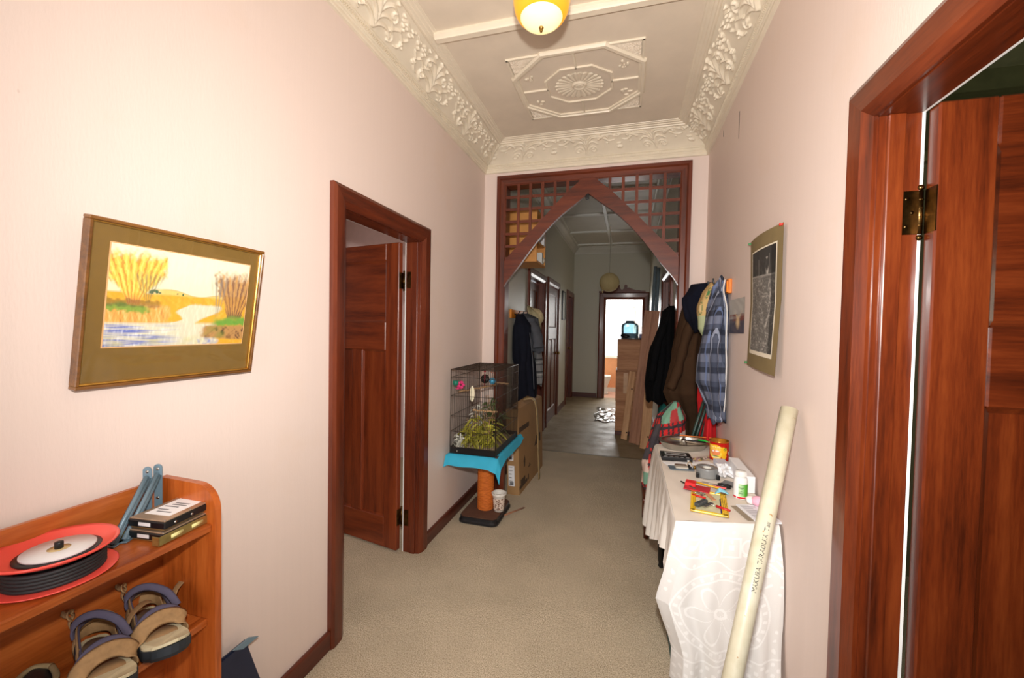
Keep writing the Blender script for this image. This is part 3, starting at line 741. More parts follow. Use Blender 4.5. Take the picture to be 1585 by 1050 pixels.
MB().box(0.004,0.010,-hw+0.010,hw-0.010,0.010,PH-0.010).build('mount',plain('olive brown mount board',(124,94,38),0.75,var=0.06,vscale=60),pt)
pu0,pu1,pv0,pv1=-0.193,0.207,0.106,0.378
MB().box(0.010,0.0108,pu0-0.003,pu1+0.003,pv0-0.003,pv1+0.003).build('mount_edge',plain('tan mount edge',(226,176,120),0.6),pt)
def C3(*a): return np.array([lin(x) for x in a])
def painting(U,V):
    rs=np.random.RandomState(3); x,y=U,V
    def blend(c,col,m): 
        m=np.clip(m,0,1)[...,None]; return c*(1-m)+np.array(col)*m
    def sm(lo,hi,t): q=np.clip((t-lo)/(hi-lo),0,1); return q*q*(3-2*q)
    def nz(fx,fy,s):
        r=np.random.RandomState(s); out=np.zeros_like(x)
        for k in range(5):
            out+=np.sin(fx*(1+k*.7)*x+r.rand()*6.28+2.2*np.sin(fy*y*(.5+.4*k)+r.rand()*6))*np.cos(fy*(1+k*.6)*y+r.rand()*6.28+1.7*np.sin(fx*.4*x))/(1+k*.5)
        return out/2.2
    n1=nz(14,11,1); n2=nz(50,24,2); n3=nz(110,16,4); n4=nz(7,60,7); n5=nz(16,120,9)
    c=np.ones(x.shape+(3,))*C3(236,226,190)
    c=blend(c,C3(240,232,206),sm(.3,1,y)*.8); c=blend(c,C3(214,222,190),np.clip(n1,0,1)*.35); c=blend(c,C3(244,214,160),np.clip(-n1,0,1)*.3*sm(.8,.5,y))
    # hills and fields
    hill=.585+.03*np.sin(x*7+.3)+.015*np.sin(x*19)
    c=blend(c,C3(232,196,112),sm(hill+.01,hill-.01,y)*sm(.2,.35,x)); c=blend(c,C3(196,150,80),sm(.012,.0,np.abs(y-hill))*.6*sm(.25,.4,x))
    c=blend(c,C3(226,170,50),sm(.56,.53,y)); c=blend(c,C3(238,196,90),np.clip(n2,0,1)*.6*sm(.56,.54,y)); c=blend(c,C3(176,150,60),np.clip(-n2,0,1)*.5*sm(.56,.53,y)*sm(.43,.47,y))
    for (tx,ty,tr) in ((.255,.565,.016),(.27,.58,.012),(.29,.57,.014),(.31,.56,.01),(.43,.565,.008),(.47,.56,.01)):
        c=blend(c,C3(70,104,74),sm(tr,tr*.5,np.hypot((x-tx)*.9,(y-ty)*.6)+.004*n3))
    # river
    w=np.where(y<.47,1,0)*sm(.0,.03,x-(.47-.55*np.clip(.33-y,0,1)*1.6+.05*np.sin(y*30)-.35*sm(.30,.10,y)))*sm(.0,.04,(.70+.10*np.sin(y*16+1)+.25*sm(.35,.2,y)*0+.0)-x)
    w=np.maximum(w,sm(.27,.22,y)*sm(.0,.05,(.78-.0*x)-x))
    c=blend(c,C3(218,212,184),w*sm(.47,.44,y)); c=blend(c,C3(238,232,214),w*np.clip(n3*.8,0,1)*.7)
    bl=w*sm(.26,.18,y)*sm(.55,.25,x)
    c=blend(c,C3(96,112,190),bl*np.clip(.35+1.1*n4+.4*n5,0,1)); c=blend(c,C3(244,244,240),bl*np.clip(n5+.4*n3,0,1)*.8); c=blend(c,C3(200,190,80),w*sm(.12,.06,y)*np.clip(n1,0,1)*.7)
    c=blend(c,C3(120,130,190),w*sm(.1,.05,y)*sm(.5,.7,x)*np.clip(n2+.2,0,1))
    # left bank
    bank=sm(.0,.03,(.40-.25*np.clip(.34-y,0,1)+.02*n2)-x)*sm(.235,.26,y)*sm(.45,.41,y)
    c=blend(c,C3(232,168,84),bank); c=blend(c,C3(250,222,150),bank*np.clip(n3,0,1)*.8); c=blend(c,C3(130,80,50),bank*np.clip(-n3-.3,0,1)*.8)
    gr=sm(.32,.20,x+.04*n1)*sm(.34,.38,y+.03*n2+.10*(x-.1))*sm(.44,.40,y+.03*n1); c=blend(c,C3(118,160,62),gr*.9)
    # yellow bush left, drawn with upward strokes
    bx=x-.15; fan=np.abs(bx)/(.04+.17*sm(.42,.80,y))
    bush=sm(1.0,.75,fan+.12*n2)*sm(.41,.45,y)*sm(.98,.86,y+.05*n2)
    c=blend(c,C3(244,196,70),bush*.95); st=np.sin((bx/(.05+.9*(y-.36)))*64+.5*n1+1.2*n2); c=blend(c,C3(176,104,44),bush*sm(.45,.95,st+.7*n3)*.6); c=blend(c,C3(250,224,120),bush*sm(.4,.95,-st+.7*n3)*.7); c=blend(c,C3(206,110,70),bush*sm(.58,.44,y)*.6)
    bx=x-.235; fan=np.abs(bx)/(.015+.12*sm(.42,.8,y)); gb=sm(1.,.6,fan+.15*n2)*sm(.43,.46,y)*sm(.80,.70,y+.04*n2); st2=np.sin((bx/(.03+.5*(y-.38)))*46+n2); c=blend(c,C3(120,116,84),gb*np.clip(.45+.4*st2,0,1)*.8)
    c=blend(c,C3(60,52,46),sm(.05,.02,np.abs(y-.44+.02*n2))*sm(.22,.18,np.abs(x-.12))*.5)
    # right bushes
    bx=x-.90; fan=np.abs(bx)/(.07+.13*sm(.3,.8,y)); rb=sm(1.,.8,fan+.14*n2)*sm(.28,.34,y)*sm(.92,.74,y+.06*n2)
    c=blend(c,C3(178,130,72),rb*.9); st=np.sin((bx/(.06+.9*(y-.22)))*66+n1*.5+1.2*n2); c=blend(c,C3(110,66,60),rb*sm(.2,.95,st+.8*n3)*.65); c=blend(c,C3(214,160,84),rb*sm(.35,.95,-st+.8*n3)*.6); c=blend(c,C3(70,50,56),rb*sm(.42,.32,y)*.6)
    bx=x-.75; fan=np.abs(bx)/(.02+.07*sm(.3,.8,y)); c=blend(c,C3(140,132,120),sm(1.,.5,fan+.1*n2)*sm(.31,.36,y)*sm(.86,.7,y)*np.clip(.4+.5*np.sin((bx/(.03+.5*(y-.25)))*40),0,1)*.8)
    gb=sm(.0,.10,x-.68-.04*n1)*sm(.19,.25,y+.02*n2)*sm(.36,.28,y+.04*n1+.15*(.9-x)); c=blend(c,C3(112,160,62),gb)
    cb=sm(.0,.05,x-(.62+.25*(.22-y)*0+.02*n2))*sm(.03+.10*np.clip(.95-x,0,.3),.07+.1*np.clip(.95-x,0,.3),y)*sm(.24,.20,y+.02*n2); c=blend(c,C3(186,140,84),cb); c=blend(c,C3(84,52,40),cb*np.clip(n2*1.4,0,1)); c=blend(c,C3(120,140,60),cb*np.clip(-n1,0,1)*.6)
    c=np.clip(c*(1+.05*n3[...,None]),0,1)
    return c[...,0],c[...,1],c[...,2]
MB().grid(330,230,lambda U,V:(0.0112+0*U,pu0+(pu1-pu0)*U,pv0+(pv1-pv0)*V),painting).build('watercolour_sheet',vcol('watercolour paper',0.75),pt,norm=False)
MB().box(0.0150,0.0165,-hw+0.012,hw-0.012,0.012,PH-0.012).build('glass_pane',clear('picture glass',(1,1,1),1.22,0.0),pt)
# ------------------------------------------------------------------ bookcase by the left wall
bc=thing('bookcase',(0.12,0.4,0),'orange varnished wooden bookcase with a rounded end against the left wall','bookcase')
Y1=0.904; BX=0.021
side=[(BX,0.0),(0.232,0.0),(0.232,1.015)]+[(0.232-0.070+0.070*math.cos(R(a)),1.015+0.070*math.sin(R(a))) for a in range(8,91,8)]+[(BX,1.088)]
for a,b in ((Y1-0.019,Y1),(-0.42,-0.401)):
    MB().prism(side,lambda u,v,t:(u,t,v),a,b).build('side_panel',M['shelf_z'],bc)
MB().box(BX,BX+0.012,-0.401,Y1-0.019,0.05,1.082).build('back_panel',M['shelf_y'],bc)
for zt in (0.976,0.70,0.42):
    MB().rbox(BX+0.012,0.222 if zt>0.9 else 0.206,-0.401,Y1-0.019,zt-0.021,zt,0.004).build('shelf',M['shelf_y'],bc)
MB().rbox(BX+0.012,0.206,-0.401,Y1-0.019,0.06,0.08,0.004).build('shelf',M['shelf_y'],bc)
MB().box(0.19,0.206,-0.401,Y1-0.019,0,0.06).build('plinth',M['shelf_y'],bc)
# cable reel with a disc on it
RX,RY=0.128,0.600; rl=thing('cable_reel',(RX,RY,0.976),'coral red reel wound with black cable on the bookcase top shelf','reel')
z0=0.977
flange=lambda z: [(0.050,z),(0.066,z+0.001),(0.100,z+0.004),(0.103,z+0.007),(0.100,z+0.0075),(0.068,z+0.006),(0.050,z+0.005)]
MB().lathe(flange(z0),(RX,RY,0),56).build('lower_flange',M['red'],rl)
up=[(0.054,z0+0.046),(0.070,z0+0.047),(0.098,z0+0.060),(0.105,z0+0.066),(0.103,z0+0.069),(0.096,z0+0.065),(0.070,z0+0.053),(0.054,z0+0.052)]
MB().lathe(up,(RX,RY,0),56).build('upper_flange',M['red'],rl)
cb=MB()
for k in range(5):
    cb.tube([(RX+0.078*math.cos(t),RY+0.078*math.sin(t),z0+0.011+0.0074*k) for t in [2*PI*i/48 for i in range(48)]],0.0046,6,closed=True)
cb.lathe([(0.075,z0+0.008),(0.075,z0+0.044)],(RX,RY,0),40,cap=False)
cb.build('wound_cable',plain('black rubber cable',(34,34,36),0.6),rl)
MB().lathe([(0.05,z0+0.004),(0.06,z0+0.046),(0.056,z0+0.05)],(RX,RY,0),40).build('drum',M['black'],rl)
ds=thing('disc_spindle',(RX+0.004,RY+0.004,z0+0.053),'white optical discs on a black spindle lying in the red cable reel','disc')
cx,cy,zz=RX+0.004,RY+0.004,z0+0.050
MB().lathe([(0.066,zz),(0.070,zz+0.003),(0.070,zz+0.005),(0.064,zz+0.006),(0.008,zz+0.006)],(cx,cy,0),48).build('spindle_base',M['black'],ds)
MB().lathe([(0.019,zz+0.0065),(0.060,zz+0.0065),(0.060,zz+0.011),(0.019,zz+0.011)],(cx,cy,0),56,cap=False).build('disc',plain('white disc face',(232,230,230),0.3,var=0.02),ds)
MB().lathe([(0.0075,zz+0.0065),(0.019,zz+0.0065),(0.019,zz+0.0108),(0.0075,zz+0.0108)],(cx,cy,0),40,cap=False).build('disc_hub_ring',plain('clear amber hub ring',(206,180,130),0.2),ds)
MB().lathe([(0.0072,zz+0.004),(0.0078,zz+0.022),(0.0072,zz+0.025),(0.004,zz+0.026)],(cx,cy,0),20).build('spindle_post',M['black'],ds)
# two shelf brackets propped in the corner
def bracket(loc, rz, lab, lean):
    t_=thing('shelf_bracket',loc,lab,'bracket','folded steel brackets on the bookcase',rot=(0,lean,rz),local=True)
    a=MB(); a.prism([(-0.011,0.0),(0.011,0.0),(0.011,0.145)]+[(0.011*math.cos(R(q)),0.145+0.011*math.sin(R(q))) for q in range(15,180,15)]+[(-0.011,0.145)],lambda u,v,t:(t,u,v),0,0.0025)
    up_=a.build('upright_arm',M['slate'],t_)
    for z in (0.03,0.058,0.142): MB().cyl((0.0024,0,z),(0.0032,0,z),0.0042,n=12).build('screw_hole',M['steel'],up_)
    b=MB(); b.prism([(-0.011,0.0),(0.011,0.0),(0.011,0.15),(-0.011,0.15)],lambda u,v,t:(v,u,t),0,0.0025); b.build('lower_arm',M['slate'],t_)
    c=MB(); d0=Vector((0.004,0,0.128)); d1=Vector((0.142,0,0.006))
    c.tube([d0,d1],0.0075,8,flat=(0.75,0.9)); c.build('diagonal_rib',M['slate'],t_)
    w=MB(); w.tube([d0+Vector((-.002,0,-.004)),d1+Vector((-.004,0,-.002))],0.0105,4,flat=(1.0,0.12)); w.build('web_plate',M['slate'],t_)
    return t_
bracket((0.038,0.842,0.978),R(-62),'blue grey steel bracket leaning at the bookcase back, nearer the reel',R(0))
bracket((0.040,0.868,0.978),R(-62),'blue grey steel bracket leaning behind the hard drives, nearer the bookcase end',R(0))
# hard drives
def drive(loc, rz, lab, bracketed):
    t_=thing('hard_drive',loc,lab,'hard drive','hard drives on the bookcase',rot=(0,0,rz),local=True); t_.scale=(1.12,1.03,1.0)
    MB().rbox(-0.051,0.051,-0.0735,0.0735,0.004,0.0225,0.002,1).build('drive_body',M['black'],t_)
    MB().rbox(-0.049,0.049,-0.071,0.071,0.0225,0.0260,0.001,1).build('top_cover',plain('tan metal drive cover',(186,160,134),0.35,0.6),t_)
    MB().rbox(-0.046,0.046,-0.070,0.070,0.0,0.004,0.001,1).build('circuit_board',plain('brown circuit board',(140,108,64),0.5),t_)
    lb=MB().rbox(-0.036,0.034,-0.045,0.066,0.0260,0.0264,0.0001,1).build('paper_label',M['paper'],t_)
    tx=MB()
    for k,(u0,u1,v) in enumerate(((-0.02,0.02,-0.030),(-0.03,0.0,-0.018),(-0.03,0.01,0.0),(-0.02,0.02,0.012),(-0.02,0.02,0.022),(-0.03,-0.005,0.05),(0.0,0.03,0.058))):
        tx.box(u0,u1,v,v+0.005,0.02635,0.02655)
    tx.build('label_print',plain('grey print',(120,120,124),0.7),lb)
    sc=MB()
    for (u,v) in ((-0.046,-0.068),(0.046,-0.068),(-0.046,0.068),(0.046,0.068),(0.046,0.0),(-0.046,0.0)): sc.cyl((u,v,0.0258),(u,v,0.0268),0.003,n=10)
    for v in (-0.045,0.0,0.05): sc.cyl((0.051,v,0.013),(0.0518,v,0.013),0.0035,n=10)
    sc.build('screw',M['steel'],t_,kind='stuff')
    MB().box(-0.02,0.012,-0.0742,-0.0733,0.009,0.018).build('serial_sticker',M['paper'],t_)
    if bracketed:
        gm=plain('yellow zinc plate',(176,156,96),0.3,0.8,var=0.25,vscale=30)
        a=MB().rbox(0.0515,0.0535,-0.085,0.045,-0.001,0.022,0.0005,1).rbox(0.034,0.0535,-0.085,-0.083,-0.001,0.022,0.0005,1); o=a.build('mounting_plate',gm,t_)
        for v in (-0.055,0.0): MB().tube([(0.0538,v,0.010),(0.0538,v+0.032,0.010)],0.005,8,flat=(0.2,1)).build('slot',plain('pale slot',(216,206,140),0.5),o)
        MB().rbox(-0.068,-0.0515,-0.085,-0.083,-0.001,0.022,0.0005,1).rbox(-0.0535,-0.0515,-0.085,0.045,-0.001,0.022,0.0005,1).build('mounting_plate',gm,t_)
    return t_
drive((0.148,0.834,0.9785),R(5),'lower black hard drive with brass mounting plates on the bookcase',True)
drive((0.148,0.836,1.0085),R(6),'upper hard drive with white paper label, topmost on the bookcase',False)
# ------------------------------------------------------------------ sandals on the middle shelf
SUEDE=plain('tan suede strap',(158,124,84),0.85,var=0.18,vscale=60,bmp=0.2); LIN=plain('purple grey lining',(84,78,98),0.9,bmp=0.2); SOLE=plain('dark rubber sole',(38,44,50),0.7); FOOT=plain('worn cream footbed',(214,200,164),0.85,var=0.12,vscale=40); FOOTD=plain('worn brown heel bed',(122,92,66),0.9,var=0.2,vscale=40); VEL=plain('black hook tape',(22,22,26),0.95,bmp=0.4,bscale=500)
def sandal(loc, rz, mir, lab):
    t_=thing('sandal',loc,lab,'sandal','pair of tan strapped sandals',rot=(R(-3)*mir,R(-3),rz),local=True)
    # outline along +x from heel (0) to toe (0.275); half widths each side
    K=[(0.0,0.012,0.012),(0.012,0.026,0.026),(0.05,0.034,0.034),(0.11,0.032,0.034),(0.17,0.042,0.044),(0.215,0.048,0.046),(0.25,0.042,0.034),(0.268,0.026,0.016),(0.275,0.010,0.004)]
    def out(sc,z,dz=0):
        L=[];Rr=[]
        for i in range(33):
            x=0.275*i/32; a,b=interp(K,x); zz=z+dz*max(0,(x-0.2)/0.075)**2
            L.append(Vector((0.1375+(x-0.1375)*sc,mir*a*sc,zz))); Rr.append(Vector((0.1375+(x-0.1375)*sc,-mir*b*sc,zz)))
        return L+Rr[::-1]
    MB().loft([out(0.97,0.0,0.012),out(1.03,0.010,0.014),out(1.03,0.026,0.018)],smooth=False).build('sole',SOLE,t_)
    MB().loft([out(0.985,0.026,0.018),out(0.985,0.032,0.020)],smooth=False).build('footbed',FOOT,t_)
    MB().lathe([(0.001,0.0335),(0.040,0.0333),(0.041,0.0318)],(0.055,0,0),24,sq=0.62).build('heel_bed',FOOTD,t_)
    MB().lathe([(0.001,0.0339),(0.040,0.0337),(0.041,0.0318)],(0.185,0,0),24,sq=0.82).build('ball_bed',plain('tan ball bed',(176,140,98),0.9,var=0.2),t_)
    def strap(pts,w,th,mt,nm,par=None,up0=(1,0,0)): 
        return MB().tube(catmull(pts,6),1.0,8,flat=(th,w),mi=0,up0=up0,fix=True).build(nm,mt,par or t_)
    # instep strap
    a=strap([(0.178,mir*0.050,0.020),(0.174,mir*0.050,0.042),(0.168,mir*0.032,0.060),(0.170,0,0.068),(0.178,-mir*0.032,0.060),(0.188,-mir*0.050,0.040),(0.190,-mir*0.050,0.018)],0.019,0.0022,SUEDE,'instep_strap',None,(-.62,0,.78))
    strap([(0.162,mir*0.046,0.034),(0.156,mir*0.046,0.056),(0.150,mir*0.028,0.074),(0.150,0,0.082),(0.158,-mir*0.028,0.075),(0.168,-mir*0.046,0.054),(0.172,-mir*0.047,0.032)],0.009,0.004,LIN,'strap_lining',None,(-.62,0,.78))
    # side webs
    for sg in (1,-1):
        strap([(0.165,sg*0.046,0.04),(0.12,sg*0.040,0.055),(0.08,sg*0.038,0.068),(0.04,sg*0.034,0.076),(0.012,sg*0.020,0.080),(0.0,0,0.082)],0.014,0.0024,SUEDE,'side_web',up0=(0,0,1))
        strap([(0.155,sg*0.042,0.045),(0.12,sg*0.036,0.058),(0.08,sg*0.0345,0.071),(0.04,sg*0.031,0.079),(0.016,sg*0.018,0.083),(0.006,0,0.085)],0.007,0.003,LIN,'web_lining',up0=(0,0,1))
        for (xa,xb) in ((0.115,0.105),(0.08,0.085),(0.045,0.055)):
            strap([(xa,sg*0.036,0.022),((xa+xb)/2,sg*0.040,0.045),(xb,sg*0.038,0.066)],0.011,0.002,SUEDE if xa!=0.08 else VEL,'side_strap',None,(1,0,0))
    # heel counter
    strap([(0.05,mir*0.036,0.028),(0.012,mir*0.030,0.05),(-0.002,0,0.055),(0.012,-mir*0.030,0.05),(0.05,-mir*0.036,0.028)],0.018,0.002,SUEDE,'heel_counter',up0=(0,0,1))
    # ankle strap standing open, with hook tape end
    strap([(0.05,-mir*0.038,0.066),(0.045,-mir*0.042,0.092),(0.055,-mir*0.026,0.112),(0.075,0,0.116),(0.105,mir*0.030,0.098),(0.135,mir*0.046,0.066)],0.009,0.0035,LIN,'ankle_strap',None,(-.5,0,.86))
    e=strap([(0.03,-mir*0.034,0.070),(0.02,-mir*0.046,0.092),(0.022,-mir*0.040,0.114),(0.030,-mir*0.050,0.126),(0.042,-mir*0.052,0.120),(0.040,-mir*0.046,0.112)],0.013,0.0022,SUEDE,'loose_strap')
    strap([(0.027,-mir*0.032,0.074),(0.018,-mir*0.043,0.094),(0.019,-mir*0.037,0.113)],0.011,0.001,VEL,'hook_tape',e)
    strap([(0.10,mir*0.044,0.066),(0.07,mir*0.060,0.082),(0.04,mir*0.085,0.086),(0.02,mir*0.105,0.080)],0.010,0.0022,SUEDE,'strap_tail')
    MB().rbox(0.160,0.176,-mir*0.040-0.008,-mir*0.040+0.008,0.054,0.060,0.002,1).build('buckle',M['black'],t_)
    return t_
sandal((0.036,0.822,0.703),R(-20),1,'right hand tan sandal on the bookcase shelf, nearest the end panel')
sandal((0.038,0.712,0.703),R(-22),1,'left hand tan sandal on the bookcase shelf, beside the dark shoes')
# dark shoes at the frame corner
def shoe(loc, rz, lab):
    t_=thing('dark_shoe',loc,lab,'shoe','dark shoes on the bookcase shelf',rot=(0,0,rz),local=True)
    K=[(0,0.0,0.02,0.050),(0.1,0.03,0.034,0.055),(0.35,0.09,0.036,0.060),(0.6,0.16,0.042,0.056),(0.8,0.21,0.046,0.046),(0.95,0.25,0.036,0.034),(1,0.268,0.012,0.02)]
    rings=[]
    for i in range(25):
        x,w,h=interp(K,i/24); rings.append([Vector((x,w*math.cos(2*PI*j/24),0.014+max(-0.010,0.66*h*math.sin(2*PI*j/24)) )) for j in range(24)])
    MB().loft(rings).build('upper',plain('dark navy shoe leather',(26,26,32),0.5,bmp=0.1),t_)
    rings=[[Vector((0.134+(p.x-0.134)*1.03,p.y*1.06,z)) for p in [Vector((interp(K,i/24)[0],interp(K,i/24)[1],0)) for i in range(25)]+[Vector((interp(K,i/24)[0],-interp(K,i/24)[1],0)) for i in range(24,-1,-1)]] for z in (0.0,0.012)]
    MB().loft(rings,smooth=False).build('sole',SOLE,t_)
    MB().tube(catmull([(0.03,0.026,0.046),(0.008,0.0,0.048),(0.03,-0.026,0.046),(0.09,-0.026,0.050),(0.12,0,0.053),(0.09,0.026,0.050),(0.03,0.026,0.046)],5),0.006,8).build('collar',plain('tan shoe collar',(150,132,96),0.8),t_)
    lc=MB()
    for k in range(4): lc.tube(catmull([(0.125+0.016*k,-0.022,0.048-0.003*k),(0.13+0.016*k,0,0.054-0.004*k),(0.125+0.016*k,0.022,0.048-0.003*k)],4),0.0025,6)
    lc.build('laces',plain('grey lace',(120,116,104),0.9),t_)
    return t_
shoe((0.045,0.600,0.702),R(-20),'dark navy shoe beside the sandals on the bookcase shelf')
shoe((0.045,0.490,0.702),R(-14),'dark navy shoe on the bookcase shelf, farthest from the sandals')
# navy folder leaning on the wall past the bookcase
nf=thing('navy_folder',(0.06,1.08,0),'navy blue folder leaning on the left wall beside the bookcase','folder',rot=(0,0,0),local=True)
def leaf(x0,z0,x1,z1,y0,y1,th,nm,mt,yt=0.0):
    MB().add([(x0,y0,z0),(x0+th,y0,z0),(x0+th,y1,z0),(x0,y1,z0),(x1,y0+yt,z1),(x1+th,y0+yt,z1),(x1+th,y1+yt,z1),(x1,y1+yt,z1)],[(0,3,2,1),(4,5,6,7),(0,1,5,4),(1,2,6,5),(2,3,7,6),(3,0,4,7)]).build(nm,mt,nf)
leaf(0.030,0.0,-0.030,0.398,-0.16,0.168,0.004,'cover',M['navy'],-0.09)
leaf(0.050,0.0,-0.022,0.392,-0.16,0.162,0.004,'cover',M['navy'],-0.09)
leaf(0.038,0.002,-0.026,0.385,-0.15,0.155,0.006,'paper_sheets',M['paper'],-0.09)
leaf(-0.0165,0.384,-0.020,0.404,0.055,0.120,0.006,'grey_edge_clip',M['slate'],-0.035)
# ------------------------------------------------------------------ scratching post stand, cloth, cage
SY=3.215; st=thing('scratching_post',(0.25,SY,0),'orange sisal wound scratching post with dark base standing under the bird cage','stand')
def slab(z0,z1,x0,x1,y0,y1,r,n=5):
    o=[]
    for (cx,cy,a0) in ((x1-r,y1-r,0),(x0+r,y1-r,90),(x0+r,y0+r,180),(x1-r,y0+r,270)):
        for i in range(n+1): o.append((cx+r*math.cos(R(a0+90*i/n)),cy+r*math.sin(R(a0+90*i/n))))
    return o
bs=slab(0,0,0.085,0.402,3.000,3.425,0.05)
rub=plain('black rubber edge',(24,24,28),0.4)
def outl(poly,grow,z): 
    cx,cy=0.2435,3.2125; return [Vector((cx+(x-cx)*(1+grow),cy+(y-cy)*(1+grow),z)) for x,y in poly]
MB().loft([outl(bs,0.0,0.0),outl(bs,0.03,0.006),outl(bs,0.03,0.020),outl(bs,-0.01,0.030),outl(bs,-0.02,0.050),outl(bs,-0.05,0.052)],smooth=False).build('base',rub,st)
MB().loft([outl(bs,-0.045,0.0515),outl(bs,-0.045,0.058)],smooth=False).build('base_carpet',plain('brown felt',(96,62,44),0.95,bmp=0.3),st)
sis=MB(); k=0
sis.lathe([(0.066,0.056),(0.066,0.545)],(0.245,3.20,0),32)
for q in range(80): 
    z=0.062+q*0.006
    sis.lathe([(0.066,z-0.003),(0.0685,z),(0.066,z+0.003)],(0.245,3.20,0),28,cap=False)
m_,n_,l_,b_=newmat('orange sisal rope'); setp(b_,0.7,0,0.3)
l_.new(ramp(n_,l_,noise(n_,l_,coords(n_,l_,(30,30,170)),1.0,3),[(0.3,rgb((176,84,24))),(0.7,rgb((218,122,48)))]),b_.inputs['Base Color'])
sis.build('sisal_post',m_,st)
MB().rbox(0.055,0.425,2.925,3.545,0.545,0.572,0.006).build('platform',plain('dark brown platform',(70,40,26),0.7),st)
MB().rbox(0.315,0.365,3.30,3.36,0.056,0.545,0.004).build('rear_post',M['mahog_z'],st)
# turquoise cloth: draped sheet over the platform
cl_=MB()
def cloth(U,V):
    x=0.008+0.485*U; y=2.845+0.765*V
    ex=np.maximum(0,x-0.432)+0; ey=np.maximum(0,2.918-y); el=np.maximum(0,0.048-x)
    dr=0.9*ex+1.15*ey+0.5*el
    cor=np.clip((U-0.75)*4,0,1)*np.clip((0.25-V)*4,0,1)
    fold=0.012*np.sin(x*26+1.0)*np.clip(ey*12,0,1)+0.012*np.sin(y*19)*np.clip(ex*16,0,1)
    lift=0.03*np.clip((V-0.86)*7,0,1)*np.clip((U-0.8)*5,0,1)
    return x-0.55*ex, y+0.35*ey+fold*0.6, 0.576+0.0015*np.sin(30*x)*np.sin(23*y)+0.0015-dr-0.05*cor+lift
cl_.grid(60,70,cloth).build('blue_cloth',plain('turquoise cloth',(52,172,206),0.8,var=0.05,bmp=0.15),None,(0.25,SY,0.575),label='turquoise blue cloth spread under the bird cage with hanging corners',cat='cloth')
# cage
CX0,CX1,CY0,CY1,CZ0,CZ1=0.058,0.418,2.890,3.520,0.583,1.225
cg=thing('bird_cage',((CX0+CX1)/2,(CY0+CY1)/2,CZ0),'tall dark wire bird cage with black tray by the left wall','cage')
tr=MB().rbox(CX0,CX1,CY0,CY1,CZ0,CZ0+0.006,0.002,1)
for (a,b,c,d) in ((CX0,CX0+0.006,CY0,CY1),(CX1-0.006,CX1,CY0,CY1),(CX0,CX1,CY0,CY0+0.006),(CX0,CX1,CY1-0.006,CY1)): tr.rbox(a,b,c,d,CZ0,CZ0+0.052,0.002,1)
tr.build('tray',M['black'],cg)
li=MB()
rs=np.random.RandomState(2)
li.grid(40,60,lambda U,V:(CX0+0.008+(CX1-CX0-0.016)*U,CY0+0.008+(CY1-CY0-0.016)*V,CZ0+0.012+0.014*rs.rand(*U.shape)),None,False).build('seed_litter',plain('seed litter',(150,132,104),0.95,var=0.5,vscale=120),cg,kind='stuff')
def wires(name, pts_fn, n, horiz):
    w=MB()
    for i in range(n+1): w.tube([pts_fn(i/n,0),pts_fn(i/n,1)],0.0012,5,cap=False)
    for z in horiz: w.tube([pts_fn(0,z),pts_fn(1,z)],0.0021,5,cap=False)
    return w.build(name,M['wire'],cg,kind='stuff')
hz=(0.0,0.20,0.40,0.66,0.90,1.0); za,zb=CZ0+0.05,CZ1
wires('front_wires',lambda s,t:(lerp(CX0,CX1,s),CY0,lerp(za,zb,t)),24,hz)
wires('back_wires',lambda s,t:(lerp(CX0,CX1,s),CY1,lerp(za,zb,t)),24,hz)
wires('wall_side_wires',lambda s,t:(CX0,lerp(CY0,CY1,s),lerp(za,zb,t)),34,hz)
wires('hall_side_wires',lambda s,t:(CX1,lerp(CY0,CY1,s),lerp(za,zb,t)),42,hz)
wires('top_wires',lambda s,t:(lerp(CX0,CX1,t),lerp(CY0,CY1,s),zb),24,(0.0,0.33,0.66,1.0))
fr=MB()
for (x,y) in ((CX0,CY0),(CX1,CY0),(CX0,CY1),(CX1,CY1)): fr.tube([(x,y,CZ0),(x,y,zb)],0.0034,6)
fr.tube([(CX0,CY0,zb),(CX1,CY0,zb),(CX1,CY1,zb),(CX0,CY1,zb)],0.0034,6,closed=True)
fr.build('corner_frame',M['wire'],cg)
twig=plain('pale twig wood',(172,136,98),0.8,var=0.3,vscale=60)
def perch(a,b): 
    p=[Vector(a).lerp(Vector(b),i/10)+Vector((0,0,0.003*math.sin(i*2.1))) for i in range(11)]
    MB().tube(p,[0.006+0.0018*(i%2) for i in range(11)],8).build('perch',twig,cg)
perch((CX0+0.18,CY0,0.925),(CX1,CY0+0.05,0.915)); perch((CX0,CY0+0.16,1.03),(CX0+0.2,CY1-0.1,1.05)); perch((0.30,CY0+0.30,1.10),(CX1,CY0+0.34,1.09))
def hang(name, c, lab, cat, zt=CZ1):
    return thing(name,c,lab,cat)
t1=hang('bird_toy_ball',(0.345,3.02,1.135),'shiny blue bell ball hanging inside the bird cage','toy')
MB().sphere((0.345,3.02,1.135),0.026,20,12).build('ball',plain('metallic blue ball',(70,150,186),0.25,0.4),t1)
MB().tube([(0.345,3.02,1.16),(0.345,3.02,CZ1)],0.0016,5).tube([(0.345+0.010*math.cos(a),3.02,1.205+0.010*math.sin(a)) for a in [2*PI*i/12 for i in range(12)]],0.003,6,closed=True).build('hanger',plain('copper ring',(196,110,70),0.3,0.8),t1)
t2=hang('bird_mirror',(0.275,3.05,1.14),'round black mirror toy hanging inside the bird cage','toy')
MB().lathe([(0.002,-0.006),(0.032,-0.006),(0.036,0),(0.032,0.006),(0.002,0.006)],(0.275,3.05,1.145),28,Matrix.Rotation(R(80),4,'X')@Matrix.Rotation(R(0),4,'Y')).build('disc',plain('glossy black',(16,16,18),0.1),t2)
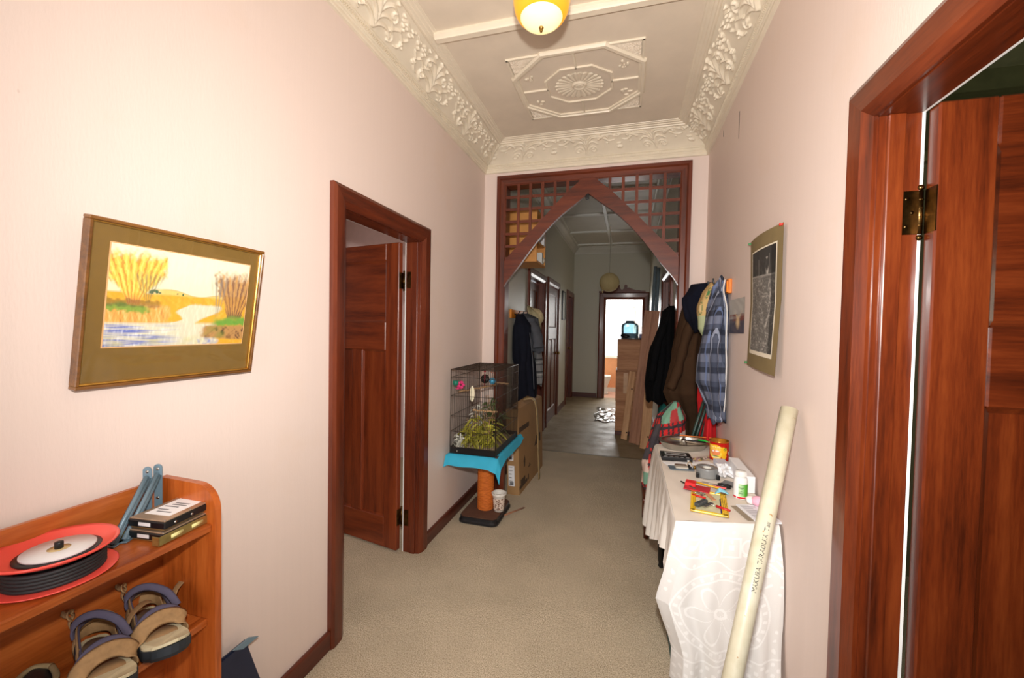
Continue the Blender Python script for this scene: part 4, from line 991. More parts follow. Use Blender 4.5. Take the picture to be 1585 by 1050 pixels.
MB().tube([(0.275,3.043,1.09),(0.275,3.043,CZ1)],0.0035,6).sphere((0.275,3.043,1.206),0.010,10,6).build('red_hanger',plain('red pink plastic',(196,50,70),0.4),t2)
t3=MB().sphere((0.225,2.905,1.045),0.05,20,12,(0.40,0.14,1.2)).build('cuttlebone',plain('ivory cuttlebone',(236,226,196),0.8),None,(0.225,2.905,1.045),label='ivory oval cuttlebone clipped to the front bars of the bird cage',cat='cuttlebone')
MB().lathe([(0.004,-0.024),(0.020,-0.018),(0.023,0.0),(0.022,0.014),(0.016,0.016)],(0.083,2.925,1.12),18).build('seed_cup',plain('teal green plastic',(20,128,104),0.4),None,(0.083,2.925,1.12),label='teal green seed cup inside the upper left of the bird cage',cat='cup')
pk=MB()
for k in range(5):
    a=k*1.25; pk.sphere((0.123+0.020*math.cos(a),2.925,1.105+0.020*math.sin(a)),0.013,10,7,(1.2,0.5,1.0))
pk.sphere((0.098,2.925,1.075),0.012,8,6,(1.6,0.5,0.5)).build('pink_flower_toy',plain('hot pink plastic',(224,50,120),0.4),None,(0.12,2.925,1.1),label='hot pink flower shaped toy in the bird cage beside the teal cup',cat='toy')
# plants in the cage
def leafy(name, c, n, spread, hgt, mt, stem, lab, seed, L=(0.03,0.07), W=0.006):
    r_=random.Random(seed); t_=thing(name,c,lab,'plant'); lf=MB(); sm=MB(); c=Vector(c)
    for k in range(9):
        a=r_.uniform(0,6.28); tip=c+Vector((spread[0]*.6*math.cos(a),spread[1]*.6*math.sin(a),hgt*r_.uniform(.5,1)))
        sm.tube(catmull([c,c.lerp(tip,.5)+Vector((r_.uniform(-.02,.02),r_.uniform(-.02,.02),.02)),tip],4),0.0022,5)
    for k in range(n):
        a=r_.uniform(0,6.28); q=math.sqrt(r_.random()); p=c+Vector((spread[0]*q*math.cos(a),spread[1]*q*math.sin(a),0.01+hgt*r_.random()*(1-.5*q)))
        ln=r_.uniform(*L); th=r_.uniform(0,6.28); up=r_.uniform(-.9,.7); d=Vector((math.cos(th)*math.cos(up),math.sin(th)*math.cos(up),math.sin(up))); sd=d.cross(Vector((r_.uniform(-1,1),r_.uniform(-1,1),.3))).normalized(); dr=Vector((0,0,-ln*.35))
        lf.add([p,p+d*ln*.35+sd*W,p+d*ln*.75+sd*W*.7+dr*.5,p+d*ln+dr,p+d*ln*.75-sd*W*.7+dr*.5,p+d*ln*.35-sd*W],[(0,1,5),(1,2,4,5),(2,3,4)])
    sm.build('stems',stem,t_); lf.build('foliage',mt,t_,kind='stuff',norm=False); return t_
olive=plain('olive yellow leaves',(156,150,48),0.6,var=0.45,vscale=30); dgr=plain('dull green leaves',(78,94,50),0.6,var=0.4,vscale=30); ash=plain('ash grey leaves',(206,204,190),0.7,var=0.3,vscale=30)
leafy('leafy_plant',(0.18,3.04,CZ0+0.02),120,(0.085,0.08),0.30,olive,twig,'yellow green leafy plant drooping inside the bird cage, nearest the wall',1,(0.05,0.10),0.009)
leafy('leafy_plant',(0.305,3.06,CZ0+0.02),120,(0.075,0.09),0.29,olive,twig,'yellow green leafy plant in the front right of the bird cage',2,(0.05,0.10),0.009)
leafy('leafy_plant',(0.24,3.34,CZ0+0.02),170,(0.11,0.10),0.40,dgr,twig,'dull green leafy plant towards the back of the bird cage',3,(0.04,0.09),0.008)
leafy('dry_twigs',(0.17,3.19,CZ0+0.02),150,(0.09,0.06),0.36,ash,ash,'ash grey dry leafy twigs in the bird cage behind the yellow leaves',4,(0.03,0.06),0.008)
leafy('dry_twigs',(0.11,2.945,CZ0+0.02),60,(0.05,0.05),0.14,ash,ash,'ash grey twigs in the lower left corner of the bird cage',5,(0.03,0.055),0.007)
# tub on the stand base
tb=thing('plastic_tub',(0.366,3.18,0.058),'white printed plastic tub standing on the scratching post base','tub')
TX,TY=0.366,3.18
MB().lathe([(0.034,0.058),(0.040,0.060),(0.052,0.185),(0.058,0.190),(0.062,0.206),(0.057,0.208),(0.050,0.190),(0.038,0.064),(0.002,0.064)],(TX,TY,0),32).build('tub_body',plain('white tub plastic',(232,226,216),0.35,var=0.03),tb)
def tubprint(U,V):
    r=np.random.RandomState(4); a=np.sin(U*23+3*np.sin(V*9))*np.sin(V*17+U*11); c=np.where((a>0.25)[...,None],C3(120,84,66),C3(226,206,190)); c=np.where((((U-.42)**2*9+(V-.15)**2)<.006)[...,None],C3(70,66,66),c); return c[...,0],c[...,1],c[...,2]
MB().grid(60,30,lambda U,V:(TX+(0.0425+0.0085*V)*np.cos(R(-160)+R(180)*U),TY+(0.0425+0.0085*V)*np.sin(R(-160)+R(180)*U),0.075+0.095*V),tubprint).build('label_print',vcol('tub print',0.5),tb)
lh=MB().lathe([(0.002,0.170),(0.049,0.171)],(TX,TY,0),24); lh.build('contents',plain('pale grey feed',(180,176,160),0.9),tb)
MB().tube([(0.40,3.20,0.012),(0.525,3.40,0.012)],0.012,6,flat=(1,0.35)).build('wood_offcut',M['redpine'],None,(0.46,3.30,0),label='short brown wood strip lying beside the scratching post base',cat='wood')
# flat cardboard cartons standing behind the cage
bx=thing('cardboard_box',(0.34,4.12,0),'tall flat brown cardboard box standing on edge in the archway','box')
MB().add([(0.300,3.66,0),(0.418,3.66,0),(0.455,4.54,0),(0.335,4.54,0),(0.272,3.66,0.79),(0.385,3.66,0.795),(0.432,4.54,0.785),(0.31,4.54,0.78)],[(0,3,2,1),(4,5,6,7),(0,1,5,4),(1,2,6,5),(2,3,7,6),(3,0,4,7)]).build('carton',M['card'],bx)
fl_=MB().add([(0.272,3.67,0.792),(0.385,3.67,0.797),(0.432,4.53,0.787),(0.31,4.53,0.782),(0.32,3.70,0.83),(0.33,4.50,0.825)],[(0,4,5,3),(1,2,5,4)]); fl_.build('top_flap',M['card'],bx)
def bface(u,v,off=0.0015):
    b0=Vector((0.418,3.66,0)).lerp(Vector((0.455,4.54,0)),u); b1=Vector((0.385,3.66,0.795)).lerp(Vector((0.432,4.54,0.785)),u); p=b0.lerp(b1,v); return p+Vector((off,-off*0.05,0.0))
def mark(polys,mt,nm):
    for p in polys: MB().add([bface(u,v) for u,v in p],[tuple(range(len(p)))]).build(nm,mt,bx)
dk=plain('dark carton print',(74,56,38),0.8)
mark([[(0.03,0.72),(0.40,0.72),(0.40,0.78),(0.03,0.78)],[(0.62,0.40),(0.90,0.40),(0.90,0.52),(0.62,0.52)],[(0.05,0.16),(0.22,0.16),(0.22,0.10),(0.05,0.10)],[(0.0,0.06),(0.30,0.06),(0.30,0.10),(0.0,0.10)],[(0.32,0.06),(0.36,0.06),(0.36,0.13),(0.32,0.13)]],dk,'box_print')
mark([[(0.16,0.34),(0.24,0.34),(0.20,0.42)],[(0.17,0.27),(0.23,0.27),(0.23,0.34),(0.17,0.34)],[(0.36,0.30),(0.42,0.30),(0.45,0.40),(0.33,0.40)],[(0.38,0.22),(0.40,0.22),(0.40,0.30),(0.38,0.30)],[(0.34,0.21),(0.44,0.21),(0.44,0.225),(0.34,0.225)]],dk,'handling_symbols')
def eface(u,v,off=0.0015): 
    b=Vector((0.300,3.66,0)).lerp(Vector((0.418,3.66,0)),u); t=Vector((0.272,3.66,0.79)).lerp(Vector((0.385,3.66,0.795)),u); p=b.lerp(t,v); return p+Vector((0,-off,0))
def sticker(u0,u1,v0,v1,rows,seed):
    k=MB().add([eface(u0,v0),eface(u1,v0),eface(u1,v1),eface(u0,v1)],[(0,1,2,3)]); o=k.build('shipping_label',M['paper'],bx)
    r_=random.Random(seed); q=MB()
    for i in range(rows):
        v=lerp(v1-.012,v0+.02,i/max(rows-1,1)); q.add([eface(u0+.06,v,.003),eface(u0+.06+(u1-u0-.12)*r_.uniform(.5,1),v,.003),eface(u0+.06+(u1-u0-.12)*.6,v-.007,.003),eface(u0+.06,v-.007,.003)],[(0,1,2,3)])
    for i in range(9):
        u=lerp(u0+.1,u1-.12,i/8); q.add([eface(u,v0+.012,.003),eface(u+.03,v0+.012,.003),eface(u+.03,v0+.05,.003),eface(u,v0+.05,.003)],[(0,1,2,3)])
    q.build('label_print',plain('grey label print',(92,92,96),0.7),o)
sticker(.12,.55,.40,.52,3,1); sticker(.12,.62,.10,.34,6,2)
# loose edging strip hooked over the box
MB().tube(catmull([(0.36,3.98,0.838),(0.44,3.99,0.852),(0.482,4.00,0.79),(0.494,4.03,0.62),(0.500,4.08,0.30),(0.506,4.12,0.004)],8),0.014,6,flat=(0.5,1.5),up0=(1,-0.35,0),fix=False).build('edging_strip',plain('tan grey edging strip',(150,126,88),0.5,var=0.25),None,(0.45,4.1,0),label='bent tan edging strip hanging over the cardboard box to the floor',cat='strip')
# ------------------------------------------------------------------ right wall pictures
ps=thing('hanging_print',(HW,2.14,1.69),'tall black and grey rubbing print on olive card pinned to the right wall','poster')
def curl(U,V): return HW-0.006-0.016*np.sin(PI*U)*(0.4+0.6*V)-0.014*(1-V)*np.clip(1-U,0,1)-0.008*np.abs(V-.5)*2
PY0,PY1,PZ0,PZ1=1.905,2.370,1.375,2.000
def pp(U,V,o=0.0): return curl(U,V)-o, PY0+(PY1-PY0)*U, PZ0+(PZ1-PZ0)*V+0.012*(U-.5)
MB().grid(24,32,lambda U,V:pp(U,V)).build('card_mount',plain('olive brown card',(130,112,74),0.8,var=0.06),ps)
def rub_(U,V):
    r=np.random.RandomState(8); x=(1-U); y=V
    f=np.zeros_like(x); 
    for k in range(7): f+=np.sin((9+6*k)*x+3*np.sin((5+3*k)*y+r.rand()*6)+r.rand()*6)*np.sin((12+9*k)*y+2.5*np.sin((4+2*k)*x+r.rand()*6)+r.rand()*6)/(1+.35*k)
    fig=np.clip(np.abs(f),0,1); ln=np.clip(np.sin(y*210+4*f)*.5+.5,0,1)
    g=0.10+0.42*np.where(y<.74,1,0)*(0.35+0.65*ln)*(0.35+0.65*np.exp(-(fig*3.2)**2)*1.4)+.10*np.random.RandomState(1).rand(*x.shape)
    g=np.where(y>.74,0.07+.10*np.clip(f,0,1)*np.clip((.95-y)*3,0,1),g)
    g=np.where((np.abs(y-.75+.02*x)<.008),.5,g); g=np.where((np.abs(x-.40)<.012)&(y>.74)&(y<.9),.35,g); g=np.where((np.abs(x-.78)<.01)&(y>.74)&(y<.92),.3,g)
    sp_=np.exp(-((x-.76+.06*np.sin(y*9))/.05)**2)*np.clip(np.sin(y*40+3*np.sin(x*20)),0,1)*np.where(y>.2,1,0); g=np.maximum(g,.8*sp_*np.where(y<.9,1,0))
    g=np.where(x>.84,g*.35,g); g=np.clip(g,0.03,1)
    m_=(U<.03)|(U>.965)|(V<.035)|(V>.985)
    c=np.stack([g*.62,g*.58,g*.52],-1); c=np.where(m_[...,None],C3(232,222,200),c)
    return c[...,0],c[...,1],c[...,2]
MB().grid(150,260,lambda U,V:pp(0.10+0.78*U,0.105+0.79*V,0.002),rub_).build('print_sheet',vcol('rubbing ink on paper',0.7),ps,norm=False)
for (u,v,c,nm) in ((0.02,0.99,(200,50,40),'red'),(0.985,0.985,(70,130,80),'green'),(0.99,0.02,(70,130,80),'green')):
    x,y,z=pp(np.array(u),np.array(v)); MB().cyl((float(x)+0.004,float(y),float(z)),(float(x)-0.012,float(y)+0.004,float(z)),0.005,0.006,10).build('push_pin',plain(nm+' pin',c,0.4),ps,label=nm+' push pin')
def pc(U,V):
    x=1-U; c=np.ones(x.shape+(3,))*C3(176,172,166); n=np.sin(x*9+2*np.sin(V*7))*np.sin(V*11+x*4)
    def B(c,col,m): m=np.clip(m,0,1)[...,None]; return c*(1-m)+np.array(col)*m
    c=B(c,C3(206,204,196),n*.5*np.where(V>.5,1,0)); c=B(c,C3(92,84,92),(V<.42)*1.0); c=B(c,C3(124,72,60),((V>.36)&(V<.56))*(.6+.6*n)); c=B(c,C3(60,60,80),(V<.30)*(.5+.5*n))
    d=np.minimum(np.hypot((x-.55)*1.0,(V-.32)*.7)*5,np.minimum(np.abs((x-.55)-(V-.40)*1.2)*14+np.abs(V-.43)*3,np.abs((x-.55)+(V-.40)*1.0)*14+np.abs(V-.43)*3)); c=B(c,C3(226,196,150),1.35-d*1.6); return c[...,0],c[...,1],c[...,2]
MB().grid(60,80,lambda U,V:(HW-0.002-0.010*U*U,2.495+0.285*U,1.540+0.20*V),pc).build('postcard',vcol('postcard print',0.5),None,(HW,2.64,1.64),label='small photograph of a white figure stuck on the right wall beyond the tall print',cat='photograph',norm=False)
struct('trim_plaster_cracks', MB().box(HW-0.0012,HW,2.752,2.758,2.70,2.86).box(HW-0.0012,HW,3.19,3.194,2.905,2.95), plain('dark crack',(70,60,56),0.9))
# ------------------------------------------------------------------ coat rail and hanging clothes, near right
hr=thing('coat_rail',(HW,3.0,1.84),'orange pine coat rail with black hooks on the near right wall','coat rail')
MB().rbox(HW-0.022,HW,2.80,3.62,1.785,1.875,0.005).build('board',plain('orange pine board',(222,128,44),0.5,var=0.1),hr)
for y in (2.88,3.05,3.22,3.40,3.55):
    MB().tube(catmull([(HW-0.022,y,1.84),(HW-0.05,y,1.835),(HW-0.085,y,1.85),(HW-0.095,y,1.885)],5),0.006,8).build('hook',M['black'],hr)
def cloth_thing(name, lab, cat, loc, keys, mt, folds=7, amp=0.12, seed=0, group=None, nz=36, wob=0.01):
    t_=thing(name,loc,lab,cat,group); MB().loft(garment(keys,folds,amp,seed,64,nz,wob=wob)).build('cloth',mt,t_); return t_
def sleeve(t_, pts, r, mt, seed=0, nm='sleeve'):
    P=catmull(pts,7); rd=random.Random(seed); n_=len(P)
    MB().tube(P,[lerp(r[0],r[1],i/(n_-1))*(1+.10*math.sin(i*1.3+seed)+.05*rd.uniform(-1,1)) for i in range(n_)],14,flat=(1.0,0.62)).build(nm,mt,t_)
brownc=plain('dark brown wool',(62,44,30),0.95,spec=0.1,bmp=0.3); navyc=plain('navy fleece',(20,22,34),0.95,spec=0.1,bmp=0.3)
t_=cloth_thing('brown_coat','long dark brown coat hanging from the rail in the right corner by the arch','coat',(1.80,3.42,0.8),
  [(0,1.80,1.86,3.42,0.05,0.06),(0.10,1.72,1.83,3.42,0.085,0.12),(0.4,1.36,1.78,3.40,0.115,0.16),(0.68,1.08,1.765,3.42,0.135,0.16),(0.85,0.85,1.825,3.50,0.095,0.12),(1,0.48,1.835,3.54,0.085,0.10)],brownc,5,0.16,3)
sleeve(t_,[(1.80,3.30,1.66),(1.745,3.27,1.45),(1.70,3.25,1.25),(1.655,3.24,1.12)],(0.058,0.055),brownc,2)
t_=cloth_thing('navy_jacket','short navy black jacket on the rail over the brown coat, topmost in the right corner','jacket',(1.85,3.30,1.6),
  [(0,1.895,1.890,3.24,0.035,0.06),(0.10,1.885,1.850,3.24,0.080,0.10),(0.4,1.79,1.825,3.24,0.100,0.12),(0.8,1.63,1.830,3.23,0.085,0.11),(1,1.55,1.845,3.22,0.055,0.08)],navyc,5,0.10,5,nz=24)
MB().cyl((1.872,3.158,1.835),(1.872,3.150,1.838),0.008,n=12).build('button',plain('white button',(230,226,210),0.4),t_)
# patterned bag
def floral(U,V):
    r=np.random.RandomState(11); c=np.ones(U.shape+(3,))*C3(196,164,108)
    g=V<.42; c=np.where(g[...,None],C3(168,176,136),c)
    for k in range(26):
        u,v=r.rand(),r.rand(); col=C3(*((176,50,52) if k%3==0 else ((70,120,70) if k%3==1 else (214,190,140)))); d=np.hypot((U-u)*3.2,(V-v)); rr=.035+.03*r.rand()
        c=np.where((d<rr)[...,None],col,c); c=np.where((np.abs(d-rr*1.6)<.010)[...,None],C3(60,110,70),c)
    return c[...,0],c[...,1],c[...,2]
fb=thing('floral_bag',(1.86,3.08,1.55),'tan and green floral cloth bag hanging between the navy jacket and plaid shirt','bag')
def bagpos(U,V):
    th=2*PI*U; v=1-V; z=1.872-0.385*v
    rx=np.interp(v,[0,.15,.5,.8,1],[.03,.055,.065,.055,.012]); ry=np.interp(v,[0,.15,.5,.8,1],[.04,.08,.10,.085,.02]); cx=np.interp(v,[0,.4,1],[1.895,1.850,1.852])
    k=1+.08*np.sin(5*th+4*v)
    return cx+rx*k*np.cos(th), 3.02-0.02*v+ry*k*np.sin(th), z
MB().grid(90,60,bagpos,floral).build('cloth',vcol('floral print cotton',0.85),fb)
redc=plain('scarlet cloth',(206,16,26),0.8,var=0.08,bmp=0.2)
cloth_thing('red_cloth','scarlet red cloth hanging behind the plaid shirt down to the table','cloth',(1.90,3.12,0.8),
  [(0,1.80,1.90,3.14,0.03,0.05),(0.25,1.50,1.890,3.14,0.045,0.09),(0.6,1.05,1.888,3.13,0.052,0.12),(1,0.52,1.893,3.12,0.046,0.12)],redc,4,0.10,7)
plaid=stripes('blue grey plaid flannel',[((122,128,148),0,0.0,0.40,0.6),((40,42,52),0,0.55,0.28,0.75),((176,184,206),1,0.1,0.10,0.55),((44,50,66),1,0.40,0.30,0.55),((110,128,170),1,0.80,0.08,0.6)],8.5,((0,0.06,1),(0.4,1.0,0.05)),0.9,(78,84,102))
t_=cloth_thing('plaid_shirt','blue and grey plaid flannel shirt, nearest garment on the right wall','shirt',(1.88,2.88,1.0),
  [(0,1.875,1.915,2.88,0.022,0.03),(0.06,1.83,1.90,2.88,0.040,0.05),(0.25,1.68,1.882,2.89,0.062,0.085),(0.55,1.40,1.868,2.89,0.076,0.11),(0.75,1.22,1.866,2.88,0.078,0.12),(0.9,1.08,1.888,2.88,0.056,0.10),(1,0.99,1.895,2.88,0.048,0.09)],plaid,4,0.15,9,nz=44)
sleeve(t_,[(1.885,2.80,1.70),(1.862,2.775,1.52),(1.855,2.765,1.34),(1.875,2.77,1.10),(1.895,2.78,1.0)],(0.046,0.036),plaid,4)
MB().tube(catmull([(1.915,2.83,1.87),(1.905,2.81,1.80),(1.925,2.80,1.68),(1.922,2.785,1.50),(1.93,2.79,1.30),(1.927,2.80,1.05)],8),0.005,6).build('white_hem',plain('white lining edge',(212,208,204),0.9),t_)
MB().tube(catmull([(1.93,2.93,1.86),(1.90,2.86,1.885),(1.885,2.83,1.84),(1.895,2.84,1.79)],6),0.020,8,flat=(0.35,1)).build('collar',plaid,t_)
MB().rbox(HW-0.03,HW-0.023,2.800,2.836,1.79,1.862,0.004).build('orange_tag',plain('bright orange plastic',(246,136,30),0.4),None,(HW-0.026,2.82,1.83),label='bright orange tag at the near end of the right coat rail',cat='tag')
# folded chair poles
gp=thing('folding_frame',(1.84,3.05,0.4),'dark green folded tube frame leaning beside the red cloth','frame')
for (x0,x1) in ((1.775,1.855),(1.80,1.880),(1.838,1.900)):
    MB().tube([(x0,3.10,0.42),(x0,3.10,0.74),(x1,3.02,1.10)],0.011,10).build('tube',plain('dark green tube',(22,52,44),0.4),gp)
# patchwork quilt bundle
def quilt(U,V):
    r=np.random.RandomState(21); a=U*10.0+V*2.2; b_=V*8.0-U*2.0; i=np.floor(a).astype(int); j=np.floor(b_).astype(int)
    pal=np.array([C3(206,40,40),C3(112,158,134),C3(66,60,66),C3(224,196,182),C3(196,54,50),C3(74,68,72),C3(120,164,140),C3(176,60,60)])
    lut=r.randint(0,8,(60,60)); k=lut[(i+20)%60,(j+20)%60]; c=pal[k]
    fa,fb=a-np.floor(a),b_-np.floor(b_); st_=(((np.floor(fa*5)%3)==1)|((np.floor(fb*4)%3)==2))&((k==0)|(k==4)); c=np.where(st_[...,None],C3(60,50,54),c)
    return c[...,0],c[...,1],c[...,2]
def qpos(U,V):
    th=2*PI*U; z=0.30+0.72*V
    rx=np.interp(V,[0,.1,.35,.6,.85,1],[.10,.15,.145,.125,.10,.02]); ry=np.interp(V,[0,.1,.35,.6,.85,1],[.11,.15,.15,.14,.11,.03]); cx=np.interp(V,[0,.35,.6,.85,1],[1.62,1.615,1.645,1.675,1.70])
    k=1+.05*np.sin(5*th+7*V)+.03*np.sin(11*th-9*V)
    return cx+rx*k*np.cos(th), 3.28+ry*k*np.sin(th), z
qt=thing('patchwork_quilt',(1.63,3.36,0.3),'red, green and grey patchwork quilt bundle behind the table','quilt')
MB().grid(150,110,qpos,quilt).build('quilted_cloth',vcol('patchwork cotton',0.9,bmp=0.2),qt)
sk=thing('low_stool',(1.66,3.36,0),'low dark stool under the patchwork quilt','stool')
MB().rbox(1.48,1.84,3.17,3.58,0.27,0.30,0.006).build('seat',M['mahog_x'],sk)
for sx in (1.51,1.81):
    for sy in (3.20,3.55): MB().cyl((sx,sy,0),(sx,sy,0.27),0.018,0.022,10).build('leg',M['mahog_z'],sk)
# ------------------------------------------------------------------ table and cloth
TZ=0.775
tb=thing('side_table',(1.74,2.35,0),'narrow table under the white cloth along the right wall','table')
MB().prism([(1.562,1.775),(1.930,1.858),(1.930,3.02),(1.555,2.90)],lambda u,v,t:(u,v,t),TZ-0.028,TZ).build('table_top',M['pine'],tb)
tl=plain('black lacquer turned leg',(16,16,18),0.3)
def turned(x,y,mt):
    MB().lathe([(0.014,0),(0.020,0.012),(0.016,0.03),(0.022,0.05),(0.026,0.20),(0.018,0.23),(0.030,0.25),(0.030,0.28),(0.018,0.30),(0.026,0.33),(0.030,0.55),(0.022,0.60),(0.032,0.62),(0.032,TZ-0.028)],(x,y,0),16).build('leg',mt,tb)
turned(1.590,2.83,tl); turned(1.90,2.93,tl)
for x,y in ((1.60,1.83),(1.895,1.905)):
    MB().rbox(x-0.022,x+0.022,y-0.022,y+0.022,0,TZ-0.028,0.004).build('leg',M['pine'],tb)
ZT=0.785
def damask(U,V):
    # woven pattern: petals, rings and small squares, only slightly different whites
    W_,H_=0.42,0.66; x=(U-.5)*W_; y=(V-.5)*H_+0.02
    r=np.hypot(x,y); th=np.arctan2(y,x); m_=np.zeros_like(x)
    pet=np.abs(np.cos(3*th)); m_=np.where((np.abs(r-.105*pet-.012)<.006)&(r<.12),1,m_); m_=np.where((r<.022)&(r>.012),1,m_)
    for rr in (.135,.165): m_=np.where(np.abs(r-rr)<.0035,1,m_)
    m_=np.where((np.abs(r-.15)<.008)&(np.sin(th*28)>.5),1,m_)
    for (cx,cy) in ((-.13,.25),(.02,.26),(.14,.25)):
        q=np.maximum(np.abs(x-cx),np.abs(y-cy)); m_=np.where(np.abs(q-.035)<.004,1,m_); m_=np.where(q<.010,1,m_); q2=np.hypot(x-cx-.07,y-cy); m_=np.where(np.abs(q2-.028)<.004,1,m_)
    m_=np.where((y<-.19)&(np.sin(x*150)*np.sin(y*150)>.45),1,m_)
    m_=np.where((np.abs(y+.18)<.004)|(np.abs(y-.19+.02*np.sin(x*40))<.003),1,m_)
    sc=(np.sin(x*75+4*np.sin(y*30))*np.sin(y*75+4*np.sin(x*30))>.72)&(r>.18)&(y>-.18); m_=np.where(sc,1,m_)
    base=C3(222,220,217); hi=C3(236,235,233); c=base+(hi-base)*m_[...,None]; return c[...,0],c[...,1],c[...,2]
tcm=MB()
def top(U,V):
    x0=1.545+0*V; x=x0+(1.938-x0)*U; yf=1.760+0.235*(x-1.545); yb=2.905+0.30*(x-1.545)
    return x, yf+(yb-yf)*V, ZT+0.0012*np.sin(40*x+7*V)*np.sin(31*V+9*U)
tcm.grid(40,90,top,lambda U,V:tuple(0*U+k for k in C3(226,216,204)))
def front(U,V):
    d=1-V      # 0 at the table edge, 1 at the hem
    lx=np.interp(d,[0,.15,.30,.50,.62,.72,.80,1],[1.545,1.528,1.508,1.478,1.505,1.530,1.545,1.543]); rx=np.interp(d,[0,.3,.6,1],[1.938,1.944,1.944,1.930])
    x=lx+(rx-lx)*U; x_e=1.545+0.393*U
    zb=0.115+0.055*U+0.010*np.sin(U*15)
    f_=(0.018*np.sin(U*15+.5)+0.012*np.sin(U*31+2)+0.02*np.clip((U-.86)*8,0,1)*np.sin(d*7))*d
    y=1.756+0.235*(x_e-1.545)-0.085*np.sqrt(d)*(0.5+.5*np.clip(U*3,0,1))-f_+0.10*np.clip((.10-U)*10,0,1)*d
    return x, y, ZT+0.001+(zb-ZT)*d
tcm.grid(230,300,front,damask)
def leftd(U,V):
    d=1-V; y0=1.765+(2.905-1.765)*U
    hz=np.interp(U,[0,.06,.14,.30,.48,.66,.76,.90,1],[.46,.57,.585,.53,.43,.33,.30,.27,.30])
    fold=0.014*np.sin(U*34+1)+0.010*np.sin(U*75+2.2*d)
    out=np.interp(U,[0,.5,.8,1],[.030,.028,.050,.066])
    x=1.544-(out*np.sqrt(d)+fold*d)-0.0; y=y0+0.03*np.clip((U-.85)*6,0,1)*d-0.015*d*(1-U)
    z=ZT+0.001+(hz-ZT)*d; w=np.clip(1-U*16,0,1); df=np.clip((ZT-z)/(ZT-.115),0,1)
    xf=np.interp(df,[0,.15,.30,.50,.62,.72,.80,1],[1.545,1.528,1.508,1.478,1.505,1.530,1.545,1.543])+.001; yf=1.758-.0425*np.sqrt(df)+.10*df
    return x*(1-w)+xf*w, y*(1-w)+yf*w, z
tcm.grid(220,60,leftd,lambda U,V:tuple(0*U+k for k in C3(228,222,214)))
def backd(U,V):
    d=1-V; x=1.545+0.393*U; return x-0.05*d*(1-U), 2.907+0.30*(x-1.545)+0.02*np.sqrt(d)+0.012*np.sin(U*24)*d, ZT+0.001-0.45*d
tcm.grid(50,20,backd,lambda U,V:tuple(0*U+k for k in C3(222,216,206)))
tcm.build('tablecloth',vcol('white damask cloth',0.75,0.3,bmp=0.12,bscale=260),None,(1.74,2.35,ZT),label='white damask tablecloth draped over the side table on the right',cat='tablecloth',norm=False)
MB().rbox(1.572,1.60,1.99,2.35,0.0,0.30,0.006).build('teal_crate',plain('dark teal plastic',(14,84,88),0.5),None,(1.585,2.17,0),label='dark teal plastic box under the white tablecloth',cat='box')
# ------------------------------------------------------------------ plastic pipe leaning in front
pa=Vector((1.5115,1.125,0.0)); pb=Vector((1.911,1.703,1.272)); ax=(pb-pa).normalized()
pp_=thing('plastic_pipe',pa,'long cream plastic pipe with handwriting leaning on the right wall','pipe')
RP=0.0275
sx_=ax.cross(Vector((0,0,1))).normalized(); sy_=sx_.cross(ax).normalized()
def cylp(t,th,r): return pa+ax*t+(sx_*math.cos(th)+sy_*math.sin(th))*r
LPI=(pb-pa).length; t0=RP*abs(ax.z)*0+0.03
mp_,n_,l_,b_=newmat('aged cream plastic pipe'); setp(b_,0.35,0,0.5)
v_=coords(n_,l_); f_=noise(n_,l_,v_,14,5,.6); f2_=noise(n_,l_,v_,42,2,.5)
c1_=ramp(n_,l_,f_,[(0.3,rgb((196,188,160))),(0.7,rgb((216,210,188)))]); k_=ramp(n_,l_,f2_,[(0.70,(0,0,0,1)),(0.74,(1,1,1,1))])
mx_=n_.new('ShaderNodeMix'); mx_.data_type='RGBA'; l_.new(k_,mx_.inputs[0]); l_.new(c1_,mx_.inputs[6]); mx_.inputs[7].default_value=rgb((176,138,88)); l_.new(mx_.outputs[2],b_.inputs['Base Color'])
rings=[]
for (t,r) in ((0.022,RP-0.003),(0.022,RP),(LPI,RP),(LPI,RP-0.003),(0.022,RP-0.003)): rings.append([cylp(t,2*PI*j/40,r) for j in range(40)])
mbp=MB(); mbp.loft(rings,cap=False); mbp.build('pipe_wall',mp_,pp_)
# handwriting along the pipe
vs,fs=text_mesh('MAKURA TARAOUIA  Tau',0.019)
cdir=(CAM-(pa+ax*0.85)); cd2=cdir-ax*cdir.dot(ax); cd2.normalize(); th0=math.atan2(cd2.dot(sy_),cd2.dot(sx_))
tg=-sx_*math.sin(th0)+sy_*math.cos(th0); sgn_=1 if tg.dot(_r)>0 else -1
wmax=max(v.x for v in vs); ks=0.22/wmax
tv=[]
for v in vs:
    th=th0+sgn_*(0.55-(v.y*1.05)/RP); tv.append(cylp(0.825+v.x*ks+0.0015*math.sin(v.x*160),th,RP+0.0004))
MB().add(tv,fs).build('handwriting',plain('black marker ink',(40,40,44),0.6),pp_,norm=False)
# ------------------------------------------------------------------ things on the table
ZI=ZT+0.002
def T_(x,y,z=ZI,rz=0): return Matrix.Translation((x,y,z))@Matrix.Rotation(R(rz),4,'Z')
